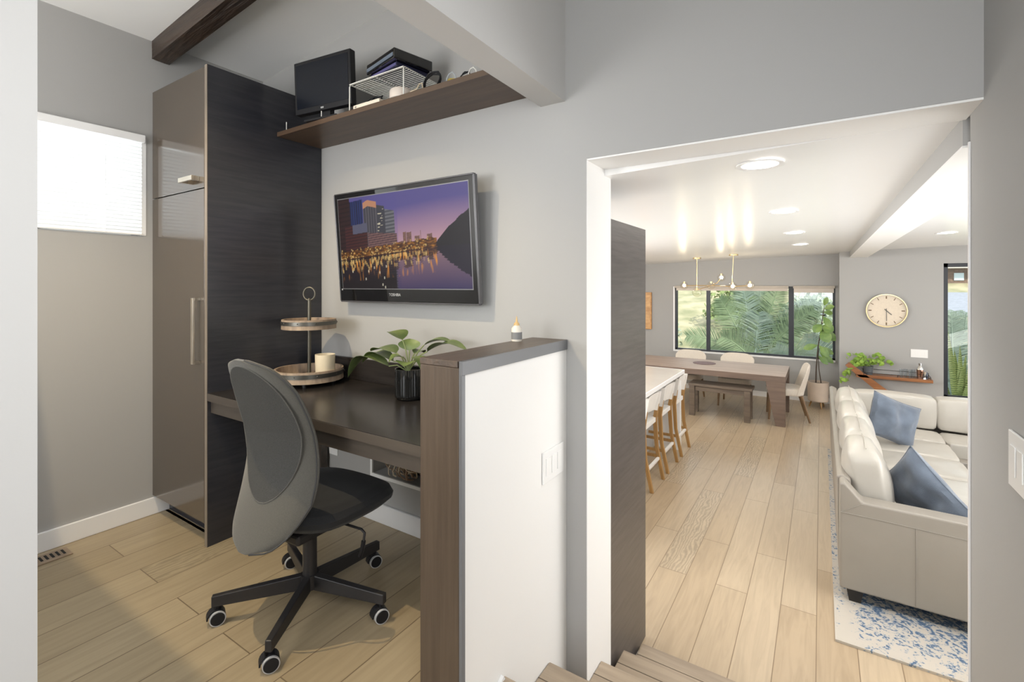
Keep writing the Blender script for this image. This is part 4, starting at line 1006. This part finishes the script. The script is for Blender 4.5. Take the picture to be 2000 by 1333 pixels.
# wall clock
ck = thing('wall_clock', 'round pale wooden wall clock with brass rim reading half past four', 'clock', (.79, CY, .901))
def cring(r, d): return (r, d)
Rm = Matrix.Rotation(PI/2, 3, 'X')
MB().lathe([(.001, .001), (.232, .001), (.238, .004), (.238, .045), (.226, .045), (.224, .020), (.001, .020)], (.79, CY, .901), 64, Rm, cap=False).build('case', m_brass, ck)
MB().lathe([(.001, .0205), (.2235, .0205), (.2235, .022), (.001, .022)], (.79, CY, .901), 64, Rm, cap=False).build('dial', m_clockf, ck)
mk = MB()
for k in range(12):
    a = 2*PI*k/12; d = Vector((math.sin(a), 0, math.cos(a))); c0 = Vector((.79, CY-.0235, .901)); mk.bar(c0+d*.17, c0+d*.208, .009 if k % 3 else .014, .002, up=(0, 1, 0))
mk.build('hour_markers', M('brown_marker', (.16, .10, .05), .4, .3), ck)
c0 = Vector((.79, CY-.028, .901))
for L, a, w_, nm in ((.085, 135, .012, 'hour_hand'), (.15, 179, .007, 'minute_hand')):
    a = math.radians(a); d = Vector((math.sin(a), 0, math.cos(a))); MB().bar(c0-d*.03, c0+d*L, w_, .002, up=(0, 1, 0)).build(nm, m_pewter, ck)

# wooden corner shelf
csf = thing('wooden_wall_shelf', 'red-brown wall shelf with a slanting brace and thin metal rail', 'shelf', (.8, CY-.1, -.05))
MB().prism([(.33, .165), (.40, .205), (1.275, -.005), (1.275, -.03), (.62, -.075)], 'y', CY-.001, CY-.02).build('back_board', m_cherry, csf) if False else None
MB().box(.43, 1.275, CY-.20, CY-.001, -.062, -.020).build('board', m_cherry, csf, bevel=.003)
MB().prism([(.30, .095), (.345, .145), (.93, -.33), (.80, -.36)], 'y', CY-.20, CY-.14).build('slanting_brace', m_cherry, csf, bevel=.003)
MB().tube([(.50, CY-.20, .012), (.9, CY-.20, .012), (1.24, CY-.20, .012), (1.255, CY-.15, .012), (1.255, CY-.01, .012)], .004, 6).tube([(.50, CY-.02, .045), (1.25, CY-.02, .045)], .003, 6).cyl((1.25, CY-.2, -.02), (1.25, CY-.2, .014), .004, seg=6).cyl((.9, CY-.2, -.02), (.9, CY-.2, .014), .004, seg=6).cyl((.52, CY-.2, -.02), (.52, CY-.2, .014), .004, seg=6).cyl((1.25, CY-.02, -.02), (1.25, CY-.02, .048), .004, seg=6).cyl((.52, CY-.02, -.02), (.52, CY-.02, .048), .004, seg=6).build('rail', m_blackm, csf)
pp = Vector((.575, CY-.11, -.0195))
pt = thing('pothos_plant', 'trailing bright green pothos in a slate pot on the wooden wall shelf', 'plant', tuple(pp))
MB().lathe([(.001, 0), (.05, 0), (.062, .12), (.057, .12), (.05, .01), (.001, .01)], tuple(pp), 28, cap=False).build('pot', m_potgrey, pt)
MB().lathe([(.001, .10), (.053, .10), (.001, .11)], tuple(pp), 20, cap=False).build('soil', m_soil, pt)
random.seed(5); vn = MB(); tr_leaves = []
for k in range(18):
    hang = k < 5
    a = random.uniform(2.6, 3.7) if hang else 2*PI*k/13; L = random.uniform(.20, .30) if hang else random.uniform(.10, .24); pts = [pp+Vector((0, 0, .11))]
    hgt = random.uniform(.10, .24)
    for q in range(1, 7):
        t = q/6; pts.append(pp+Vector((L*t*math.cos(a)*1.1, max(-.15, min(.07, L*t*math.sin(a)*.7-.02*hang)), .11+hgt*math.sin(PI*t*.72)*(.5 if hang else 1)-(.30*t*t if hang else .06*t))))
    vn.tube(pts, .0022, 5); tr_leaves += [(p, a) for p in pts[1:]]
vn.build('vines', m_gstem, pt)
for p, a in tr_leaves[:98]:
    aa = a+random.uniform(-1.2, 1.2); L = random.uniform(.055, .085)
    tip = p+Vector((L*math.cos(aa), -abs(L*.35*math.sin(aa)), random.uniform(-.04, .04)))
    if tip.y > CY-.006: tip.y = CY-.01
    lf = MB(); leaf(lf, p, tip, .062, .1, up=(0, -.7, .7), n=5, shape=.7); lf.build('leaf', m_leaf3, pt)
for i, x in enumerate((.945, .995, 1.04, 1.075)):
    g = MB().lathe([(.001, 0), (.017, 0), (.022, .115), (.0205, .115), (.016, .006), (.001, .006)], (x, CY-.155+.045*(i % 2), -.0195), 20, cap=False)
    tag(g.build('drinking_glass', m_clear), ['clear drinking glass on the wall shelf, first from the left', 'clear drinking glass on the wall shelf, second from the left', 'clear drinking glass on the wall shelf, third from the left', 'clear drinking glass on the wall shelf, fourth from the left'][i], 'glass', 'drinking glasses on the wall shelf')
sk = thing('cocktail_shaker', 'tall copper and steel cocktail shaker on the wall shelf', 'shaker', (1.15, CY-.10, -.0195))
MB().lathe([(.001, 0), (.032, 0), (.040, .12), (.001, .12)], (1.15, CY-.10, -.0195), 24, cap=False).build('body', M('copper', (.55, .33, .25), .2, 1), sk)
MB().lathe([(.040, .12), (.024, .17), (.018, .175), (.018, .205), (.001, .21)], (1.15, CY-.10, -.0195), 24).build('lid', m_chrome, sk)
jg = MB().lathe([(.001, 0), (.018, 0), (.018, .075), (.012, .09), (.001, .095)], (1.215, CY-.11, -.0195), 20, cap=False)
tag(jg.build('small_dark_bottle', M('dark_blue_glass', (.03, .04, .07), .1)), 'small dark bottle at the right end of the wall shelf', 'bottle')
jg = MB().lathe([(.001, 0), (.018, 0), (.009, .045), (.022, .10), (.001, .10)], (1.19, CY-.155, -.0195), 20, cap=False)
tag(jg.build('steel_jigger', m_chrome), 'shiny steel jigger standing in front of the cocktail shaker', 'jigger')

# =============================================================== LOUNGE
rg = MB(); rg.box(.065, 3.4, 3.07, 6.6, LF+.0005, LF+.013)
rgo = rg.build('area_rug', m_rug, recentre=False); rgo.data.transform(Matrix.Translation((-.065, -3.07, -LF))); rgo.location = (.065, 3.07, LF)
tag(rgo, 'cream and faded blue patterned rug under the sectional sofa', 'rug')
SF = thing('sectional_sofa', 'ivory leather L-shaped sectional sofa standing on the blue rug', 'sofa', (.9, 5.0, LF+.013))
z0 = -.540
MB().prism([(.095, z0), (.095, .082), (.118, .090), (.205, -.008), (1.10, -.020), (1.10, z0)], 'y', 3.455, 3.575).build('arm', m_leatherd, SF, bevel=.012, seg=3)
MB().prism([(.095, z0), (.083, .082), (.11, .095), (.155, .07), (.165, z0)], 'y', 3.578, 6.70).build('back_frame', m_leatherd, SF, bevel=.01)
MB().box(.166, 2.6, 6.58, 6.70, z0, .075).build('rear_back_frame', m_leatherd, SF, bevel=.012)
MB().box(.167, 1.02, 3.58, 6.57, z0, -.33).box(1.02, 2.6, 5.80, 6.57, z0, -.33).build('seat_base', m_leatherd, SF, bevel=.01)
# welt seams on the end panel
sm = MB(); sm.tube([(.10, 3.4535, -.088), (.30, 3.4535, -.090), (1.09, 3.4535, -.108)], .0022, 6).tube([(.445, 3.4535, -.092), (.445, 3.4535, z0+.01)], .0018, 6).tube([(.10, 3.4535, -.088), (.20, 3.4535, -.02)], .0018, 6)
sm.build('seam', m_leatherd, SF)
for x, y in ((.17, 3.52), (1.03, 3.52), (.17, 6.62), (2.5, 6.62), (2.5, 5.9), (1.0, 5.75)):
    MB().hexa([(x-.028, y-.028, LF+.0135), (x+.028, y-.028, LF+.0135), (x+.028, y+.028, LF+.0135), (x-.028, y+.028, LF+.0135), (x-.042, y-.042, z0-.0005), (x+.042, y-.042, z0-.0005), (x+.042, y+.042, z0-.0005), (x-.042, y+.042, z0-.0005)]).build('foot', m_dkfoot, SF)
def soft_block(name, x0, x1, y0, y1, z0_, z1_, puff=.03, mat=m_leather, lean=0, k=9.0):
    """puffy upholstered block"""
    mb = MB(); n = 12
    cx, cy, cz = (x0+x1)/2, (y0+y1)/2, (z0_+z1_)/2; hx, hy, hz = (x1-x0)/2, (y1-y0)/2, (z1_-z0_)/2
    bmesh.ops.create_cube(mb.b, size=2); bmesh.ops.subdivide_edges(mb.b, edges=mb.b.edges, cuts=11, use_grid_fill=True)
    for v in mb.b.verts:
        p = v.co.copy()
        L = (abs(p.x)**k+abs(p.y)**k+abs(p.z)**k)**(1/k); q = p/L
        mx_ = max(abs(p.x), abs(p.y), abs(p.z))
        pf = puff*(1-min(1, abs(p.y) if abs(p.y) < .999 else 0)**2)
        nx = q.x*hx + (puff*q.x*max(0, 1-p.y**2)*max(0, 1-p.z**2)); ny = q.y*hy; nz = q.z*hz+(puff*q.z*max(0, 1-p.y**2)*max(0, 1-p.x**2))
        w1 = .006*noise.noise(Vector((nx*7+cx*9, ny*9+cy*5, nz*7)))
        v.co = Vector((cx+nx+lean*(nz/hz)+w1, cy+ny, cz+nz+w1))
    return mb.build(name, mat, SF, smooth=True)
# left run back cushions (along Y)
for y0, y1 in ((3.60, 4.02), (4.03, 4.60), (4.61, 5.22), (5.23, 5.85)):
    c_o = soft_block('back_cushion', .165, .335, y0, y1, -.20, .235, .045, lean=-.035)
    t_ = MB(); t_.tube([(.262-.03, y0+.03, .262), (.262-.03, (y0+y1)/2, .286), (.262-.03, y1-.03, .262)], .003, 6); t_.build('welt', m_leather, c_o)
for y0, y1 in ((3.60, 4.24), (4.25, 4.86), (4.87, 5.40), (5.41, 5.92)):
    soft_block('seat_cushion', .36, .99, y0, y1, -.35, -.205, .012, k=16)
for x0, x1 in ((.30, .98), (.99, 1.66), (1.67, 2.3)):
    soft_block('back_cushion', x0, x1, 6.36, 6.575, -.20, .115, .02, m_leather, k=16)
for x0, x1 in ((.36, .985), (.995, 1.66), (1.67, 2.5)):
    soft_block('seat_cushion', x0, x1, 5.93, 6.36, -.35, -.205, .012, k=16)
# blue pillows
def pillow(name, label, loc, rot, w_, h_, t_, seed):
    mb = MB(); cushion(mb, w_, h_, t_, 26, 2.6, .05, seed, .08)
    from mathutils import Euler
    p = thing(name, label, 'pillow', loc); Mx = Matrix.Translation(loc) @ Euler(rot).to_matrix().to_4x4()
    p.matrix_basis = Mx; WM[p] = Mx
    mb.build('cover', m_blue, p, world=False, smooth=True)
    mp = MB(); pts = []
    N_ = 18
    for k in range(N_):
        for (u, v) in [(k/N_, 0)]: pts.append((u, v))
    pts += [(1, k/N_) for k in range(N_)]; pts += [(1-k/N_, 1) for k in range(N_)]; pts += [(0, 1-k/N_) for k in range(N_)]
    q = []
    for u, v in pts:
        x, z = (u-.5)*2, (v-.5)*2; q.append((x*w_/2*(1-.08*(1-z*z)*x*x), 0, z*h_/2*(1-.08*(1-x*x)*z*z)))
    mp.tube(q, .0035, 6, closed=True); mp.build('piping', m_blue, p, world=False); return p
pillow('throw_pillow', 'blue throw pillow at the far corner of the sofa', (.56, 5.62, .015), (math.radians(-14), math.radians(22), math.radians(28)), .44, .40, .15, 2)
pillow('throw_pillow', 'darker blue throw pillow nearest the sofa arm', (.525, 3.80, -.03), (math.radians(12), math.radians(40), math.radians(-42)), .46, .42, .15, 9)

# =============================================================== OUTSIDE
def hillz(x, y):
    if y < 16: return -3.2
    t = (y-16)
    z = -3.2+.235*t + (0.10*max(0, y-34))
    return z+.35*noise.noise(Vector((x*.12, y*.12, 0)))
hm = MB(); hm.grid(lambda u, v: Vector((-60+110*u, 9.4+60*v, hillz(-60+110*u, 9.4+60*v))), 110, 60)
ho = hm.build('hillside', M('dry_grass_hill', (.40, .355, .23), .95, var2=(.22, .22, .12), vscale=(1.1, 1.1, 1.1), bump=.5, bscale=(3, 3, 3)), smooth=True); tag(ho, 'pale dry grass hillside rising beyond the windows', 'hillside', kind='structure')
rd = MB(); rd.grid(lambda u, v: Vector((-1+30*u, 28.5+4.2*v, hillz(-1+30*u, 28.5+4.2*v)+.12)), 40, 8)
rdo = rd.build('road', M('pale_asphalt', (.25, .265, .31), .9, var=.1)); tag(rdo, 'pale grey road crossing the hillside outside the narrow window', 'road', kind='structure')
hs_ = thing('hillside_house', 'brown hillside house with a pale roof seen through the narrow window', 'house', (6.2, 36, .4))
MB().box(5.7, 9.0, 35, 39, .8, 2.25).build('wall', M('brown_siding', (.16, .10, .07), .8, var=.3), hs_)
MB().prism([(34.4, 2.2), (39.6, 2.2), (37, 2.9)], 'x', 5.3, 9.4).build('roof', M('pale_roof', (.36, .32, .27), .8), hs_)
MB().box(6.1, 6.5, 34.95, 35.0, 1.55, 1.95).build('window', M('house_window', (.5, .6, .65), .2), hs_)
# broad-leaf bushes on the hill
random.seed(31)
def bush(x, y, r, label, mat):
    mb = MB(); z = hillz(x, y)
    for k in range(900):
        a, b2 = random.uniform(0, 2*PI), random.uniform(-.2, 1.0); rr = r*(.55+.45*random.random()); c = Vector((x+rr*math.cos(a)*math.sqrt(max(0, 1-b2*b2)), y+rr*math.sin(a)*math.sqrt(max(0, 1-b2*b2)), z+r*.5+rr*b2))
        s_ = r*.07; d1_, d2_ = Vector((random.uniform(-1, 1), random.uniform(-1, 1), random.uniform(-1, 1))).normalized()*s_, Vector((random.uniform(-1, 1), random.uniform(-1, 1), random.uniform(-1, 1))).normalized()*s_
        vs_ = [mb.b.verts.new(c+p) for p in (-d1_, d2_, d1_, -d2_)]; mb.b.faces.new(vs_)
    t = thing('hillside_shrub', label, 'shrub', (x, y, z)); mb.build('foliage', mat, t, smooth=False)
    MB().cyl((x, y, z-.2), (x, y, z+r*.8), r*.06, r*.03, 8).build('trunk', m_stem, t); return t
m_b1 = M('olive_foliage', (.25, .30, .12), .8, var2=(.15, .2, .08), vscale=(3, 3, 3)); m_b2 = M('grey_green_foliage', (.33, .38, .30), .8, var2=(.22, .28, .2), vscale=(3, 3, 3))
bush(-6.5, 22, 1.3, 'grey green shrub low in the left window pane', m_b2)
bush(-3.6, 26, 1.5, 'olive shrub behind the left palm fronds', m_b1)
bush(-.2, 24, 1.6, 'grey green shrub behind the fiddle leaf fig pane', m_b2)
bush(10.6, 35, 1.0, 'olive shrub beside the brown hillside house', m_b1)
# palm
PB = Vector((-1.25, 11.9, -.45))
pa = thing('palm_tree', 'large green palm with arching fronds filling the dining window', 'palm tree', (PB.x, PB.y, -3.3))
mb = MB(); mb.tube([(PB.x+.2, PB.y+.1, -3.3), (PB.x+.1, PB.y, -2), (PB.x, PB.y, PB.z-.1)], .2, 14); mb.build('trunk', M('palm_bark', (.18, .13, .09), .9, bump=1, bscale=(20, 20, 40), var=.4), pa)
m_fr = M('palm_green', (.20, .27, .15), .6, var2=(.10, .15, .08), vscale=(2, 2, 2)); m_fr2 = M('palm_blue_green', (.27, .34, .28), .6, var2=(.16, .22, .18), vscale=(2, 2, 2))
def frond(base, az, el, L, drop, mat, nl=76, lw=.016, ll=.46):
    mb = MB(); d = Vector((math.sin(az)*math.cos(el), -math.cos(az)*math.cos(el)*.0+math.cos(el)*math.cos(az)*-.25, math.sin(el))).normalized()
    side = d.cross(Vector((0, -1, .2))).normalized()
    pts = [base+d*L*t+Vector((0, 0, -drop*L*t*t)) for t in [k/14 for k in range(15)]]
    mb.tube(pts, .022, 6, taper=.2)
    for k in range(nl):
        t = .10+.90*k/nl; i = min(13, int(t*14)); f_ = t*14-i; p = pts[i].lerp(pts[i+1], f_); tg = (pts[i+1]-pts[i]).normalized()
        for s_ in (-1, 1):
            sd_ = tg.cross(Vector((0, -1, 0)))
            if sd_.length < .2: sd_ = side
            sd_.normalize(); l_ = ll*(math.sin(PI*(.08+.88*t))**.6)
            dr = (sd_*s_*.85+tg*.62+Vector((0, random.uniform(-.25, .25), -.12))).normalized()
            q = p+dr*l_+Vector((0, 0, -.10*l_)); w_ = tg.normalized()*lw*.5
            a1, a2, a3 = mb.b.verts.new(p-w_), mb.b.verts.new(p+w_), mb.b.verts.new(q)
            mm = p.lerp(q, .5)+Vector((0, 0, .03*l_)); b1_, b2_ = mb.b.verts.new(mm-w_*1.1), mb.b.verts.new(mm+w_*1.1)
            mb.b.faces.new((a1, a2, b2_, b1_)); mb.b.faces.new((b1_, b2_, a3))
    mb.build('frond', mat, pa, smooth=False)
random.seed(14)
for az, el, L, dp, mt in ((-1.35, .30, 1.75, .40, 0), (-1.2, .62, 1.9, .32, 0), (-1.45, .05, 1.5, .30, 0), (-.62, .95, 1.9, .12, 0), (-.3, 1.2, 2.0, .05, 1), (0, 1.4, 2.1, 0, 0), (.3, 1.3, 2.1, .02, 1),
                          (.55, 1.1, 2.1, .08, 0), (.9, .8, 2.0, .15, 0), (1.15, .5, 1.9, .3, 1), (1.35, .2, 1.8, .35, 0), (.15, 1.1, 1.5, .2, 1), (-.5, .6, 1.2, .3, 0), (.8, .35, 1.4, .3, 0), (1.1, .95, 2.3, .2, 1), (-.15, 1.25, 1.7, .1, 0)):
    frond(PB, az*1.0, el, L*.95, dp, m_fr2 if mt else m_fr)
# second, bluish plant behind the right pane
pb2 = Vector((.55, 11.2, -1.5))
fr_parent = pa
pa = thing('agave_shrub', 'blue grey palm shrub outside the right-hand window panes', 'palm shrub', (pb2.x, pb2.y, -3.3))
MB().tube([(pb2.x, pb2.y, -3.3), (pb2.x, pb2.y, pb2.z)], .12, 10).build('trunk', bpy.data.materials['palm_bark'], pa)
for az, el in ((-1.1, .9), (-.7, 1.1), (-.3, 1.3), (.1, 1.4), (.5, 1.2), (.9, .9)): frond(pb2, az, el, 2.3, .15, m_fr2, 60, .018, .45)
pb3 = Vector((2.1, 12.0, -1.1))
pa = thing('agave_shrub', 'pale green palm shrub outside the left side of the narrow window', 'palm shrub', (pb3.x, pb3.y, -3.3))
MB().tube([(pb3.x, pb3.y, -3.3), (pb3.x, pb3.y, pb3.z)], .12, 10).build('trunk', bpy.data.materials['palm_bark'], pa)
for az, el in ((-.7, 1.1), (-.3, 1.3), (.05, 1.45), (.25, 1.3), (-.1, 1.2)): frond(pb3, az, el, 2.1, .1, m_fr2, 60, .018, .40)
# snake plant on a stand outside the narrow window
sp_ = Vector((1.62, 9.12, -.50))
sn = thing('snake_plant', 'variegated snake plant with upright leaves behind the narrow window', 'plant', (sp_.x, sp_.y, -.66))
MB().lathe([(.001, 0), (.14, 0), (.17, .22), (.16, .22), (.001, .20)], (sp_.x, sp_.y, -.66), 28, cap=False).build('pot', m_potgrey, sn)
def snake_mat():
    m, n, l, p = new_mat('snake_leaf'); tc = n.new('ShaderNodeTexCoord'); wv = n.new('ShaderNodeTexWave'); wv.bands_direction = 'Z'; wv.inputs['Scale'].default_value = 12; wv.inputs['Distortion'].default_value = 6; wv.inputs['Detail'].default_value = 3
    l.new(tc.outputs['Object'], wv.inputs[0]); r = n.new('ShaderNodeValToRGB'); r.color_ramp.elements[0].color = (.12, .20, .05, 1); r.color_ramp.elements[1].color = (.50, .58, .22, 1); l.new(wv.outputs[0], r.inputs[0]); l.new(r.outputs[0], p.inputs['Base Color']); p.inputs['Roughness'].default_value = .4; return m
m_snk = snake_mat(); m_snke = M('pale_leaf_edge', (.50, .52, .20), .45)
random.seed(2)
for (bx_, tx_, tz_, wd) in ((-.05, -.24, .22, .07), (-.02, -.10, .62, .07), (0, -.02, .34, .085), (.03, .03, .42, .07), (.02, .10, .30, .06), (.06, .18, .50, .06), (.05, .20, .22, .06), (-.06, -.14, -.02, .055), (.08, .22, .0, .05), (.0, .05, .1, .07), (.04, .13, -.02, .07)):
    b_ = sp_+Vector((bx_, random.uniform(-.05, .05), 0)); t_ = Vector((sp_.x+tx_, sp_.y+random.uniform(-.05, .05), tz_+.0))
    lf = MB(); leaf(lf, b_, t_, wd, .02, up=(0, -1, .0), fold=.3, n=12, shape=.75); lfo = lf.build('leaf', m_snk, sn)
tag(MB().box(.3, 3.2, CY+.25, 10.4, -.76, -.66).build('outdoor_deck', M('deck_grey', (.3, .3, .3), .8, var=.1)), 'grey deck outside the narrow window under the snake plant', 'deck', kind='structure')
